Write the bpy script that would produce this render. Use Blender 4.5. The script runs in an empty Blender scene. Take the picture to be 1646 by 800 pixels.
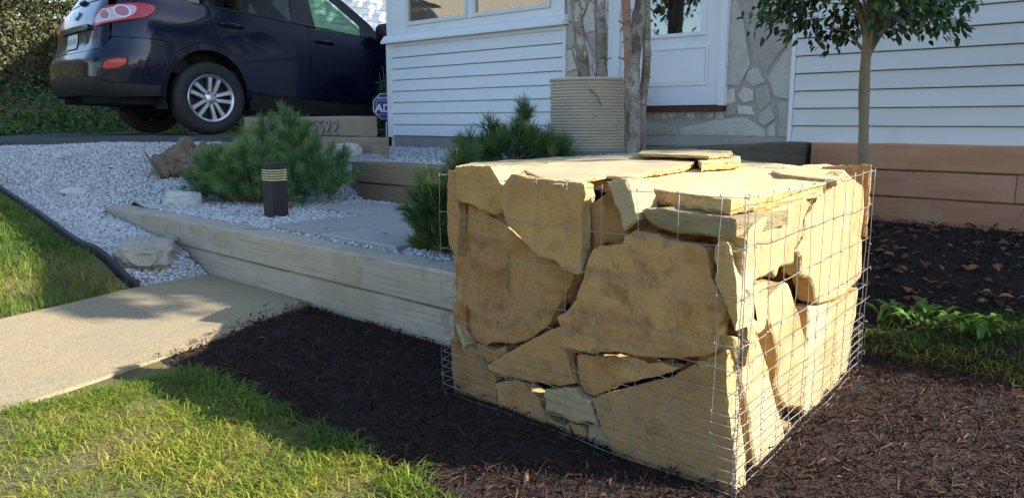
import bpy, bmesh, math, random
import numpy as np
from mathutils import Vector, Matrix, noise as mnoise
from mathutils.geometry import delaunay_2d_cdt
random.seed(7); RNG = np.random.default_rng(11)
S = bpy.context.scene
COL = S.collection
rad = math.radians

# ------------------------------------------------------------------ camera
cam_d = bpy.data.cameras.new('camera'); cam = bpy.data.objects.new('camera', cam_d); COL.objects.link(cam)
cam_d.sensor_width = 36; cam_d.lens = 36*1240/1646
cam_d.clip_start = .05; cam_d.clip_end = 2000
cam.location = (0, 0, .8)
cam.rotation_euler = (rad(90)-math.atan(205/1240), 0, 0)
S.camera = cam
# ------------------------------------------------------------------ sky and sun
SUN_AZ = math.atan2(.9865, -.1675); SUN_EL = rad(30.2)
w = bpy.data.worlds.new('World'); S.world = w; w.use_nodes = True
nt = w.node_tree; bg = nt.nodes['Background']
sky = nt.nodes.new('ShaderNodeTexSky'); sky.sky_type = 'NISHITA'; sky.sun_disc = False
sky.sun_elevation = SUN_EL; sky.sun_rotation = SUN_AZ
sky.air_density = 1.0; sky.dust_density = .6; sky.ozone_density = 2.0
nt.links.new(sky.outputs[0], bg.inputs[0]); bg.inputs[1].default_value = .15
sun_d = bpy.data.lights.new('sun', 'SUN'); sun = bpy.data.objects.new('sun', sun_d); COL.objects.link(sun)
sun_d.energy = 5.0; sun_d.angle = rad(.5); sun_d.color = (1, .94, .83)
_d = Vector((-math.sin(SUN_AZ)*math.cos(SUN_EL), -math.cos(SUN_AZ)*math.cos(SUN_EL), -math.sin(SUN_EL)))
sun.rotation_euler = _d.to_track_quat('-Z', 'Y').to_euler()
S.view_settings.view_transform = 'Standard'; S.view_settings.look = 'None'
S.view_settings.exposure = 1.25; S.view_settings.gamma = 1
S.render.engine = 'CYCLES'
S.cycles.max_bounces = 8; S.cycles.transparent_max_bounces = 12

# ------------------------------------------------------------------ frame parallel to the house: u runs along its front, v into it
UX, UY, VX, VY = -.731, .682, .682, .731
def W(u, v, z=0.): return Vector((UX*u+VX*v, UY*u+VY*v, z))
def WN(u, v): return UX*u+VX*v, UY*u+VY*v
def sm(a, b, x):
    t = np.clip((np.asarray(x, float)-a)/(b-a), 0, 1); return t*t*(3-2*t)
def nz(x, y, z=0.): return mnoise.noise(Vector((x, y, z)))
def fbm(p, o=4): return mnoise.fractal(p, 1.0, 2.0, o)

# ------------------------------------------------------------------ materials
MATS = {}
def mat(name, base, rough=.8, metal=0., spec=.5, layers=(), bumps=(), rand=.0, tint=None, coat=0., scale=1., sheen=0.):
    """layers: (kind, scale3, detail, lo, hi, colour, strength); bumps: (kind, scale3, detail, strength, distance)"""
    m = bpy.data.materials.new(name); m.use_nodes = True; MATS[name] = m
    t = m.node_tree; N = t.nodes; L = t.links; b = N['Principled BSDF']
    b.inputs['Roughness'].default_value = rough; b.inputs['Metallic'].default_value = metal
    b.inputs['Specular IOR Level'].default_value = spec
    b.inputs['Coat Weight'].default_value = coat; b.inputs['Coat Roughness'].default_value = .03
    tc = N.new('ShaderNodeTexCoord'); oi = N.new('ShaderNodeObjectInfo')
    mul = N.new('ShaderNodeVectorMath'); mul.operation = 'MULTIPLY_ADD'
    L.new(oi.outputs['Random'], mul.inputs[0]); mul.inputs[1].default_value = (37., 53., 71.)
    L.new(tc.outputs['Object'], mul.inputs[2])
    co = mul.outputs[0]
    def tex(kind, sc, det):
        mp = N.new('ShaderNodeMapping'); mp.inputs['Scale'].default_value = sc if hasattr(sc, '__len__') else (sc, sc, sc)
        L.new(co, mp.inputs['Vector'])
        if kind == 'noise':
            n = N.new('ShaderNodeTexNoise'); n.inputs['Scale'].default_value = 1; n.inputs['Detail'].default_value = det; n.inputs['Roughness'].default_value = .62
            L.new(mp.outputs[0], n.inputs['Vector']); return n.outputs['Fac']
        if kind == 'voro':
            n = N.new('ShaderNodeTexVoronoi'); n.inputs['Scale'].default_value = 1; L.new(mp.outputs[0], n.inputs['Vector']); return n.outputs['Distance']
        if kind == 'wave':
            n = N.new('ShaderNodeTexWave'); n.inputs['Scale'].default_value = 1; n.inputs['Distortion'].default_value = 6; n.inputs['Detail'].default_value = det; n.inputs['Detail Scale'].default_value = .7
            n.bands_direction = 'Z'; L.new(mp.outputs[0], n.inputs['Vector']); return n.outputs['Fac']
    rgb = N.new('ShaderNodeRGB'); rgb.outputs[0].default_value = (*base, 1); cur = rgb.outputs[0]
    if tint:
        at = N.new('ShaderNodeAttribute'); at.attribute_name = 'tint'
        cr = N.new('ShaderNodeValToRGB'); e = cr.color_ramp.elements
        for i, (p, c) in enumerate(tint):
            if i < 2: el = e[i]; el.position = p
            else: el = e.new(p)
            el.color = (*c, 1)
        L.new(at.outputs['Fac'], cr.inputs[0]); cur = cr.outputs[0]
    for kind, sc, det, lo, hi, colr, st in layers:
        mr = N.new('ShaderNodeMapRange'); mr.inputs[1].default_value = lo; mr.inputs[2].default_value = hi; mr.inputs[4].default_value = st
        L.new(tex(kind, sc, det), mr.inputs[0])
        mx = N.new('ShaderNodeMix'); mx.data_type = 'RGBA'
        L.new(mr.outputs[0], mx.inputs[0]); L.new(cur, mx.inputs[6]); mx.inputs[7].default_value = (*colr, 1); cur = mx.outputs[2]
    if rand:
        mr = N.new('ShaderNodeMapRange'); mr.inputs[3].default_value = 1-rand; mr.inputs[4].default_value = 1+rand
        L.new(oi.outputs['Random'], mr.inputs[0])
        hs = N.new('ShaderNodeHueSaturation'); L.new(mr.outputs[0], hs.inputs['Value']); L.new(cur, hs.inputs['Color']); cur = hs.outputs[0]
    L.new(cur, b.inputs['Base Color'])
    nrm = None
    for kind, sc, det, st, dist in bumps:
        bp = N.new('ShaderNodeBump'); bp.inputs['Strength'].default_value = st; bp.inputs['Distance'].default_value = dist
        L.new(tex(kind, sc, det), bp.inputs['Height'])
        if nrm: L.new(nrm, bp.inputs['Normal'])
        nrm = bp.outputs[0]
    if nrm: L.new(nrm, b.inputs['Normal'])
    return m
def leafy(m, amt=.25):
    t = m.node_tree; N = t.nodes; L = t.links; b = N['Principled BSDF']; o = N['Material Output']
    tr = N.new('ShaderNodeBsdfTranslucent'); mx = N.new('ShaderNodeMixShader'); mx.inputs[0].default_value = amt
    L.new(b.inputs['Base Color'].links[0].from_socket, tr.inputs[0])
    L.new(b.outputs[0], mx.inputs[1]); L.new(tr.outputs[0], mx.inputs[2]); L.new(mx.outputs[0], o.inputs[0]); return m
def glass(name, colr, refl=.06, trans=.9):
    m = bpy.data.materials.new(name); m.use_nodes = True; MATS[name] = m
    t = m.node_tree; N = t.nodes; L = t.links; N.remove(N['Principled BSDF']); o = N['Material Output']
    tp = N.new('ShaderNodeBsdfTransparent'); tp.inputs[0].default_value = (*colr, 1)
    gl = N.new('ShaderNodeBsdfGlossy'); gl.inputs['Roughness'].default_value = .015
    fr = N.new('ShaderNodeLayerWeight'); fr.inputs[0].default_value = .5
    pw = N.new('ShaderNodeMath'); pw.operation = 'POWER'; pw.inputs[1].default_value = 4.; L.new(fr.outputs['Facing'], pw.inputs[0])
    ad = N.new('ShaderNodeMath'); ad.operation = 'MULTIPLY_ADD'; ad.inputs[1].default_value = .9; ad.inputs[2].default_value = refl+.04; ad.use_clamp = True; L.new(pw.outputs[0], ad.inputs[0])
    mx = N.new('ShaderNodeMixShader'); L.new(ad.outputs[0], mx.inputs[0]); L.new(tp.outputs[0], mx.inputs[1]); L.new(gl.outputs[0], mx.inputs[2]); L.new(mx.outputs[0], o.inputs[0])
    return m

SAND = mat('sandstone', (0.455, 0.245, 0.088), .88, layers=[  # brown of the front face, its shade put into the colour
    ('noise', 4, 6, .44, .62, (0.282, 0.122, 0.0305), .85), ('noise', 2.6, 5, .52, .66, (0.492, 0.305, 0.122), .85), ('noise', (3, 3, 16), 6, .52, .68, (0.228, 0.0976, 0.0293), .6),
    ('noise', 13, 8, .54, .68, (0.156, 0.083, 0.0268), .75), ('noise', 34, 8, .56, .70, (0.18, 0.1, 0.0366), .6), ('noise', 70, 4, .64, .72, (0.06, 0.0366, 0.0183), .6), ('noise', 2.2, 3, .58, .75, (0.288, 0.177, 0.0854), .6)],
    bumps=[('noise', 16, 9, .7, .025), ('noise', 110, 6, .6, .006), ('noise', (18, 18, 60), 5, .35, .010)], rand=.16)
SAND2 = mat('pale_sandstone', (.46, .35, .19), .9, layers=[
    ('noise', 4, 6, .45, .7, (.50, .36, .17), .6), ('noise', 20, 8, .56, .74, (.30, .23, .14), .5), ('noise', 80, 4, .64, .72, (.14, .10, .07), .5)],
    bumps=[('noise', 30, 8, .7, .02), ('noise', 120, 6, .5, .005)], rand=.08)
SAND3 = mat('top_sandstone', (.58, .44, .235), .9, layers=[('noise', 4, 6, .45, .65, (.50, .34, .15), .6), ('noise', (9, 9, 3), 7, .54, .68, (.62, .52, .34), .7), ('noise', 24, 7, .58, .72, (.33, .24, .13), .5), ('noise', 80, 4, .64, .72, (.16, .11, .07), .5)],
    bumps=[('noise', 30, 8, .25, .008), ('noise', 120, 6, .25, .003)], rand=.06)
SAND4 = mat('tan_top_sandstone', (.50, .365, .21), .9, layers=[('noise', 4, 6, .45, .65, (.43, .29, .14), .6), ('noise', (9, 9, 3), 7, .54, .68, (.55, .43, .28), .7), ('noise', 24, 7, .58, .72, (.28, .20, .11), .5)], bumps=[('noise', 30, 8, .25, .008), ('noise', 120, 6, .25, .003)])
SANDL = mat('tan_face_sandstone', (0.492, 0.275, 0.0903), .9, layers=[('noise', 4, 6, .46, .64, (0.36, 0.183, 0.0512), .8), ('noise', 3, 5, .52, .66, (0.516, 0.329, 0.134), .8), ('noise', 14, 8, .56, .70, (0.24, 0.146, 0.0549), .65), ('noise', 38, 8, .57, .70, (0.288, 0.183, 0.0732), .5), ('noise', 75, 4, .64, .72, (0.084, 0.0549, 0.0305), .6)],
    bumps=[('noise', 18, 9, .8, .022), ('noise', 120, 6, .7, .006), ('noise', (18, 18, 60), 5, .3, .008)], rand=.16)
SANDG = mat('grey_face_sandstone', (0.414, 0.25, 0.0976), .9, layers=[('noise', 4, 6, .44, .62, (0.3, 0.165, 0.0549), .8), ('noise', (5, 5, 2), 6, .54, .68, (0.456, 0.305, 0.14), .8), ('noise', 14, 8, .55, .68, (0.192, 0.122, 0.0549), .6), ('noise', 75, 4, .63, .71, (0.072, 0.0488, 0.0305), .6)],
    bumps=[('noise', 18, 9, .8, .022), ('noise', 120, 6, .7, .006)], rand=.14)
SAND_SUNLIT = mat('pale_face_sandstone', (.47, .335, .16), .9, layers=[('noise', 4, 6, .45, .64, (.38, .24, .09), .8), ('noise', 3, 5, .52, .66, (.53, .42, .25), .8), ('noise', 15, 8, .56, .70, (.30, .20, .095), .6), ('noise', 70, 4, .64, .72, (.12, .08, .05), .5)],  # same stone lightened: sunlight put into the colour of right face and edges
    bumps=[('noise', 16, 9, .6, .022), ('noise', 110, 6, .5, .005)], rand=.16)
GOLD = mat('broken_edge_sandstone', (.52, .345, .13), .92, layers=[('noise', 9, 6, .45, .65, (.44, .26, .08), .7), ('noise', (12, 12, 50), 6, .54, .68, (.58, .44, .22), .7), ('noise', 40, 7, .58, .70, (.24, .15, .06), .6)], bumps=[('noise', 40, 8, .6, .01), ('noise', 120, 6, .5, .004)], rand=.08)
DARKSAND = mat('weathered_sandstone', (.31, .235, .115), .92, layers=[('noise', (6, 6, 30), 6, .4, .7, (.16, .12, .055), .8), ('noise', 25, 6, .55, .75, (.42, .34, .20), .6)],
    bumps=[('noise', (14, 14, 60), 8, .8, .02), ('noise', 90, 6, .5, .006)])
WIRE = mat('galvanised_wire', (.30, .295, .285), .6, .5, layers=[('noise', 60, 3, .5, .7, (.20, .18, .16), .6)])
TGREY = mat('weathered_timber', (.46, .395, .305), .9, layers=[('noise', (3, 3, 40), 6, .4, .65, (.36, .305, .235), .7), ('noise', 4, 5, .5, .7, (.50, .45, .36), .6), ('noise', 9, 6, .55, .70, (.29, .24, .155), .7), ('noise', (1.4, 1.4, 110), 6, .60, .66, (.15, .125, .09), .6), ('noise', 2.4, 5, .54, .68, (.36, .30, .19), .7)],
    bumps=[('noise', (3, 3, 100), 6, .5, .008), ('noise', 60, 5, .3, .003)], rand=.05)
TBROWN = mat('brown_timber', (.27, .195, .115), .85, layers=[('wave', (2.2, 2.2, 26), 3, .35, .9, (.15, .10, .06), .75), ('noise', 5, 5, .5, .75, (.24, .21, .16), .6)], bumps=[('noise', (4, 4, 90), 6, .4, .006)], rand=.06)
TTAN = mat('tan_timber', (.33, .255, .185), .88, layers=[('noise', (3, 3, 40), 5, .45, .7, (.24, .18, .12), .6), ('noise', 5, 5, .5, .72, (.34, .28, .22), .7), ('noise', 9, 5, .62, .74, (.09, .07, .045), .7)], bumps=[('noise', (4, 4, 90), 6, .4, .006)], rand=.05)
TPINK = mat('reddish_timber', (0.576, 0.281, 0.15), .85, layers=[('noise', (2.5, 2.5, 30), 6, .42, .7, (0.435, 0.195, 0.096), .7), ('noise', 4, 5, .5, .72, (0.64, 0.366, 0.228), .7), ('noise', (9, 9, 5), 5, .66, .74, (0.205, 0.104, 0.06), .75), ('noise', (2, 2, 90), 5, .6, .7, (0.422, 0.244, 0.156), .6)], bumps=[('noise', (3, 3, 70), 6, .4, .006)], rand=.06)
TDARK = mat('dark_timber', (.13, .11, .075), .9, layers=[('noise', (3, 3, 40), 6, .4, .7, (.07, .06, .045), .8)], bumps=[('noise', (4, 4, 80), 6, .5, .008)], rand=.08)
CONC = mat('concrete', (0.367, 0.28, 0.154), .92, layers=[('noise', 2.2, 6, .42, .68, (0.306, 0.255, 0.167), .8), ('noise', 150, 3, .53, .62, (0.194, 0.145, 0.0748), .75), ('noise', 9, 6, .58, .74, (0.255, 0.21, 0.141), .6), ('noise', 210, 2, .58, .66, (0.51, 0.42, 0.264), .6), ('noise', 60, 3, .64, .70, (0.122, 0.09, 0.0528), .6), ('noise', 45, 5, .62, .74, (0.275, 0.225, 0.141), .4)], bumps=[('noise', 170, 4, .7, .005), ('noise', 12, 4, .25, .02)])
PAVER = mat('paver', (.36, .345, .31), .9, layers=[('noise', 4, 5, .4, .7, (.30, .29, .265), .7), ('noise', 260, 3, .56, .68, (.28, .29, .28), .5)], bumps=[('noise', 260, 4, .3, .003)], rand=.05)
STEP = mat('step_concrete', (.30, .29, .27), .92, layers=[('noise', 5, 5, .4, .7, (.20, .19, .17), .7), ('noise', 200, 3, .55, .7, (.18, .17, .16), .5)], bumps=[('noise', 200, 4, .4, .004)])
PEB = mat('pebble', (.5, .5, .5), .9, tint=[(0, (.24, .23, .225)), (.25, (.40, .40, .395)), (.7, (.58, .58, .575)), (1, (.72, .72, .71))], layers=[('noise', 160, 4, .45, .7, (.40, .38, .35), .35)], bumps=[('noise', 260, 4, .4, .003)])
GRAVB = mat('gravel_base', (.24, .235, .225), .95, layers=[('voro', 55, 0, .1, .5, (.42, .42, .41), .9)], bumps=[('voro', 55, 0, 1., .02)])
ASPH = mat('asphalt', (.075, .075, .078), .9, layers=[('noise', 1.2, 5, .4, .7, (.105, .105, .11), .8), ('noise', 300, 3, .55, .7, (.17, .17, .17), .5)], bumps=[('noise', 240, 4, .6, .006)])
SOIL = mat('mulch_soil', (.022, .012, .008), .95, layers=[('noise', 40, 6, .5, .7, (.034, .022, .015), .8)], bumps=[('noise', 60, 8, 1., .03)])
CHIP = mat('mulch_chip', (.03, .02, .015), .85, spec=.3, tint=[(0, (.018, .008, .005)), (.5, (.046, .0205, .012)), (.84, (.090, .043, .024)), (.93, (.13, .068, .038)), (1, (.22, .145, .09))], layers=[('noise', (60, 60, 60), 4, .5, .7, (.022, .011, .008), .5)], bumps=[('noise', 200, 4, .5, .003)])
THATCH = mat('lawn_soil', (.19, .155, .045), .95, layers=[('noise', 3, 5, .45, .62, (.09, .105, .03), .85), ('noise', 30, 6, .5, .7, (.07, .06, .028), .7), ('noise', 140, 5, .5, .7, (.26, .21, .10), .55)], bumps=[('noise', 90, 8, 1., .02)])
GRASS = leafy(mat('grass_blade', (.1, .15, .03), .55, spec=.3, tint=[(0, (.055, .11, .016)), (.4, (.115, .19, .018)), (.68, (.185, .245, .016)), (.85, (.275, .28, .026)), (1, (.40, .35, .065))]), .3)
GBASE = mat('ground_soil', (.08, .075, .05), .95, layers=[('noise', .6, 6, .4, .65, (.06, .085, .03), .9)], bumps=[('noise', 20, 6, .6, .03)])
SIDING = mat('white_siding', (.77, .80, .83), .55, layers=[('noise', (.8, .8, 2.), 4, .5, .75, (.70, .735, .765), .7), ('noise', (5, 5, 1.2), 5, .6, .78, (.62, .64, .655), .5)], bumps=[('noise', (3, 3, 160), 4, .08, .004)], rand=.02)
SIDING_BOUNCE = mat('greyed_white_siding', (.70, .695, .665), .6, layers=[('noise', (.8, .8, 2.), 4, .5, .75, (.64, .64, .61), .7), ('noise', (5, 5, 1.2), 5, .6, .78, (.55, .55, .52), .6)], bumps=[('noise', (3, 3, 160), 4, .08, .004)], rand=.03)  # same white boards; duller, warmer bounce light put into the colour
TRIM = mat('white_trim', (.80, .82, .84), .5, layers=[('noise', 4, 6, .56, .74, (.68, .70, .72), .6), ('noise', 30, 5, .66, .74, (.52, .53, .53), .5)], bumps=[('noise', 30, 5, .12, .004)])
VINYL = mat('window_frame_aluminium', (.72, .73, .73), .45, layers=[('noise', 12, 5, .55, .75, (.58, .59, .59), .6)])
MORTAR = mat('mortar', (.43, .39, .335), .95, layers=[('noise', 30, 5, .4, .7, (.34, .31, .265), .7)], bumps=[('noise', 60, 6, .6, .01)])
VENEER = mat('veneer_stone', (.57, .52, .45), .9, layers=[('noise', 5, 6, .4, .65, (.45, .41, .355), .7), ('noise', 30, 6, .55, .75, (.34, .31, .27), .6), ('noise', 3, 4, .5, .7, (.60, .53, .43), .6)], bumps=[('noise', 20, 8, .6, .03), ('noise', 90, 6, .4, .006)], rand=.24)
FOUND = mat('foundation_concrete', (.36, .335, .30), .95, layers=[('noise', 6, 5, .4, .7, (.27, .25, .22), .7)], bumps=[('noise', 90, 5, .4, .006)])
THRESH = mat('dark_red_threshold', (.085, .025, .02), .6)
DARK = mat('dark_interior', (.03, .028, .026), .9)
ROOM = mat('room_wall', (.35, .31, .25), .9)
CURT = mat('beige_curtain', (.62, .52, .38), .9, layers=[('noise', (14, 14, 1), 4, .4, .7, (.48, .39, .27), .7)])
PANE = glass('window_pane', (.80, .80, .78), .14)
ROOFM = mat('roof_shingle', (.10, .095, .09), .95, layers=[('noise', 30, 5, .4, .7, (.06, .055, .05), .8)], bumps=[('noise', 40, 5, .6, .02)])
NAVY = mat('navy_car_paint', (.0025, .0055, .023), .25, .1, spec=.3, coat=.55, layers=[('noise', 900, 2, .6, .75, (.006, .011, .035), .3)])
BLKPL = mat('black_plastic', (.018, .018, .019), .55, layers=[('noise', 300, 3, .5, .7, (.026, .026, .027), .6)])
GLOSSBK = mat('gloss_black', (.006, .006, .007), .12, coat=.5)
RUBBER = mat('tyre_rubber', (.022, .022, .022), .75, layers=[('noise', 14, 5, .45, .7, (.045, .042, .038), .6)], bumps=[('noise', 120, 4, .2, .003)])
ALLOY = mat('alloy', (.62, .63, .65), .3, .85, layers=[('noise', 20, 4, .55, .75, (.42, .42, .43), .5)])
CHROME = mat('chrome', (.75, .75, .76), .12, 1.)
REDL = mat('red_lens', (.52, .012, .014), .12, coat=1.)
REDREF = mat('red_reflector', (.60, .03, .03), .3, coat=.6, bumps=[('voro', 90, 0, .5, .004)])
CLEARL = mat('clear_lens', (.66, .50, .52), .15, .2, coat=1., bumps=[('voro', 60, 0, .3, .004)])
PINKL = mat('pink_lens', (.40, .16, .21), .15, coat=1.)
PLATEM = mat('plate_white', (.72, .74, .76), .4)
PLATET = mat('plate_lettering', (.16, .18, .26), .5)
TINT = glass('tinted_glass', (.10, .11, .11), .03)
GREENG = glass('green_glass', (.42, .62, .50), .03)
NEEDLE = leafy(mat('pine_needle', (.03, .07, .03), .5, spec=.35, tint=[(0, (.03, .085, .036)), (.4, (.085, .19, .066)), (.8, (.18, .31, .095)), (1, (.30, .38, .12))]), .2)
NEEDLE2 = leafy(mat('bright_pine_needle', (.05, .09, .03), .5, spec=.35, tint=[(0, (.02, .05, .018)), (.45, (.055, .12, .034)), (.8, (.14, .22, .05)), (1, (.28, .28, .10))]), .2)
BIRCH = mat('birch_bark', (.33, .28, .225), .8, layers=[('noise', (9, 9, 5), 7, .44, .58, (.22, .165, .115), .9), ('noise', (22, 22, 14), 6, .54, .64, (.14, .11, .085), .7), ('noise', (7, 7, 3.5), 5, .53, .57, (.11, .07, .045), .85), ('noise', (8, 8, 5), 5, .60, .64, (.60, .53, .44), .8), ('noise', (8, 8, 40), 4, .6, .68, (.10, .075, .055), .9), ('noise', 9, 5, .62, .72, (.20, .10, .06), .8), ('noise', 5, 4, .6, .75, (.60, .56, .50), .7)], bumps=[('noise', (9, 9, 50), 5, .5, .01), ('noise', 60, 5, .4, .005)])
BIRCHR = mat('reddish_birch_bark', (.33, .17, .10), .8, layers=[('noise', (7, 7, 4), 6, .45, .65, (.46, .36, .28), .7), ('noise', (8, 8, 30), 4, .58, .68, (.09, .05, .03), .9)], bumps=[('noise', (9, 9, 40), 5, .5, .01)])
PEEL = mat('peeling_bark', (.30, .19, .12), .8, layers=[('noise', 40, 4, .45, .7, (.12, .07, .045), .7)])
BARK = mat('smooth_bark', (.21, .175, .115), .85, layers=[('noise', (20, 20, 4), 5, .45, .7, (.10, .085, .06), .7), ('noise', 12, 5, .55, .7, (.22, .20, .14), .6)], bumps=[('noise', (50, 50, 8), 5, .5, .006)])
LEAF = leafy(mat('dark_leaf', (.03, .07, .025), .5, tint=[(0, (.018, .045, .015)), (.6, (.038, .088, .026)), (1, (.09, .15, .04))]), .3)
HLEAF = leafy(mat('hedge_leaf', (.08, .09, .02), .55, tint=[(0, (.022, .030, .010)), (.5, (.055, .065, .016)), (.85, (.11, .11, .026)), (1, (.17, .15, .04))]), .2)
IVY = leafy(mat('ivy_leaf', (.04, .08, .03), .5, tint=[(0, (.025, .065, .018)), (.6, (.06, .13, .035)), (1, (.12, .19, .05))]), .3)
WEED = leafy(mat('weed_leaf', (.08, .17, .04), .5, tint=[(0, (.10, .20, .025)), (1, (.24, .37, .05))]), .3)
DRYLEAF = mat('dry_leaf', (.2, .13, .08), .8, tint=[(0, (.045, .02, .009)), (.5, (.14, .058, .021)), (.85, (.24, .11, .042)), (1, (.38, .21, .10))])
TANK = mat('galvanised_tank', (.62, .53, .41), .5, .25, layers=[('noise', (3, 3, 8), 5, .45, .7, (.50, .42, .31), .7), ('noise', 14, 5, .6, .75, (.28, .25, .20), .5)], bumps=[('noise', 60, 4, .1, .004)])
BOLL = mat('bollard_black', (.022, .022, .024), .5, .2)
CREAM = mat('cream_lamp_lens', (.72, .62, .36), .4)
SIGNB = mat('sign_blue', (.018, .028, .24), .45)
SIGNW = mat('sign_white', (.75, .77, .80), .5)
LOGM = mat('driftwood', (.26, .18, .12), .9, layers=[('noise', (6, 6, 6), 6, .42, .68, (.085, .06, .045), .8), ('noise', 8, 5, .58, .74, (.34, .23, .13), .7), ('noise', (50, 8, 8), 5, .5, .7, (.13, .10, .075), .6)], bumps=[('noise', (40, 7, 7), 7, 1., .03)])
ROCK = mat('limestone_rock', (.42, .39, .32), .92, layers=[('noise', 6, 6, .42, .68, (.30, .27, .21), .75), ('noise', 3, 4, .52, .7, (.50, .44, .31), .7), ('noise', 40, 6, .56, .74, (.21, .19, .15), .6)], bumps=[('noise', 18, 8, .8, .03), ('noise', 90, 6, .4, .006)])
WHROCK = mat('pale_rock', (.56, .56, .50), .92, layers=[('noise', 8, 6, .45, .7, (.40, .40, .33), .7), ('noise', 14, 5, .6, .72, (.22, .25, .14), .6)], bumps=[('noise', 18, 8, .6, .02)])
EDGEM = mat('black_edging', (.03, .03, .032), .6, layers=[('noise', 30, 4, .5, .7, (.055, .052, .05), .7)])
TANSIDE = mat('tan_siding', (.42, .37, .29), .7)
GREYWALL = mat('grey_wall', (.42, .45, .48), .8)

# ------------------------------------------------------------------ mesh helpers
class MB:
    def __init__(s): s.v = []; s.f = []; s.sm = []
    def add(s, vs, fs, smooth=False):
        o = len(s.v); s.v += [tuple(x) for x in vs]; s.f += [tuple(i+o for i in f) for f in fs]; s.sm += [smooth]*len(fs)
    def ubox(s, u0, u1, v0, v1, z0, z1):
        s.add([W(u, v, z) for z in (z0, z1) for v in (v0, v1) for u in (u0, u1)], [(0, 1, 3, 2), (4, 6, 7, 5), (0, 4, 5, 1), (2, 3, 7, 6), (0, 2, 6, 4), (1, 5, 7, 3)])
    def box(s, c, d, M=None):
        vs = [Vector((x*d[0]/2, y*d[1]/2, z*d[2]/2)) for z in (-1, 1) for y in (-1, 1) for x in (-1, 1)]
        if M is not None: vs = [M @ v for v in vs]
        c = Vector(c); s.add([v+c for v in vs], [(0, 2, 3, 1), (4, 5, 7, 6), (0, 1, 5, 4), (2, 6, 7, 3), (0, 4, 6, 2), (1, 3, 7, 5)])
    def tube(s, path, rr, n=6, caps=True, wob=0., smooth=True):
        path = [Vector(p) for p in path]; k = len(path)
        if not hasattr(rr, '__len__'): rr = [rr]*k
        ref = None; vs = []
        for i, p in enumerate(path):
            d = (path[min(i+1, k-1)]-path[max(i-1, 0)]).normalized()
            if ref is None:
                ref = d.orthogonal().normalized()
            ref = (ref-d*ref.dot(d)).normalized(); b = d.cross(ref)
            for j in range(n):
                a = 2*math.pi*j/n; r = rr[i]*(1+(wob*nz(i*.7+p.x*9, j*1.3, p.z*7) if wob else 0))
                vs.append(p+ref*math.cos(a)*r+b*math.sin(a)*r)
        fs = [(i*n+j, i*n+(j+1) % n, (i+1)*n+(j+1) % n, (i+1)*n+j) for i in range(k-1) for j in range(n)]
        if caps: fs += [tuple(reversed(range(n))), tuple(range((k-1)*n, k*n))]
        s.add(vs, fs, smooth)
    def lathe(s, prof, n=32, M=None, c=(0, 0, 0), smooth=True):
        """prof: (r, z) along local z"""
        vs = []; c = Vector(c)
        for r, z in prof:
            for j in range(n):
                a = 2*math.pi*j/n; v = Vector((r*math.cos(a), r*math.sin(a), z)); vs.append((M @ v if M is not None else v)+c)
        k = len(prof)
        s.add(vs, [(i*n+j, i*n+(j+1) % n, (i+1)*n+(j+1) % n, (i+1)*n+j) for i in range(k-1) for j in range(n)], smooth)
    def prism(s, poly, fr, h0, h1):
        """poly of (a,b); fr(a,b,h)->Vector"""
        n = len(poly); vs = [fr(a, b, h0) for a, b in poly]+[fr(a, b, h1) for a, b in poly]
        s.add(vs, [tuple(reversed(range(n))), tuple(range(n, 2*n))]+[(i, (i+1) % n, n+(i+1) % n, n+i) for i in range(n)])

def fixn(me):
    bm = bmesh.new(); bm.from_mesh(me); bmesh.ops.recalc_face_normals(bm, faces=bm.faces); bm.to_mesh(me); bm.free()
def wloc(o):
    l = Vector((0, 0, 0))
    while o is not None: l = l+o.location; o = o.parent
    return l
def obj(name, mb, m, parent=None, origin=None, recalc=True, sharp=35):
    """one mesh object from world coordinates; parents are never rotated"""
    pl = wloc(parent)
    if origin is None: org = pl if parent is not None else Vector((0, 0, 0))
    else: org = Vector(origin)
    me = bpy.data.meshes.new(name)
    me.from_pydata([(x-org.x, y-org.y, z-org.z) for x, y, z in mb.v], [], mb.f)
    me.polygons.foreach_set('use_smooth', mb.sm)
    if recalc: fixn(me)
    if sharp: me.set_sharp_from_angle(angle=rad(sharp))
    if m is not None: me.materials.append(m)
    o = bpy.data.objects.new(name, me); COL.objects.link(o)
    if parent is not None: o.parent = parent
    o.location = org-pl
    return o
def tag(o, label=None, cat=None, group=None, kind=None):
    if label: o['label'] = label
    if cat: o['category'] = cat
    if group: o['group'] = group
    if kind: o['kind'] = kind
    return o
def thing(name, label, cat, loc, group=None):
    o = bpy.data.objects.new(name, None); COL.objects.link(o); o.location = loc; o.empty_display_size = .1
    return tag(o, label, cat, group)
def npmesh(name, V, F, m, parent=None, tint=None, smooth=False):
    V = np.asarray(V, np.float32); F = np.asarray(F, np.int32)
    pl = wloc(parent); V = V-np.array(pl, np.float32)
    me = bpy.data.meshes.new(name); k = F.shape[1]
    me.vertices.add(len(V)); me.vertices.foreach_set('co', V.ravel())
    me.loops.add(F.size); me.loops.foreach_set('vertex_index', F.ravel())
    me.polygons.add(len(F)); me.polygons.foreach_set('loop_start', np.arange(0, F.size, k, dtype=np.int32)); me.polygons.foreach_set('loop_total', np.full(len(F), k, np.int32))
    if smooth: me.polygons.foreach_set('use_smooth', np.ones(len(F), bool))
    me.update(calc_edges=True)
    if tint is not None:
        a = me.attributes.new('tint', 'FLOAT', 'POINT'); a.data.foreach_set('value', np.asarray(tint, np.float32))
    me.materials.append(m)
    o = bpy.data.objects.new(name, me); COL.objects.link(o)
    if parent is not None: o.parent = parent
    return o
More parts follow.
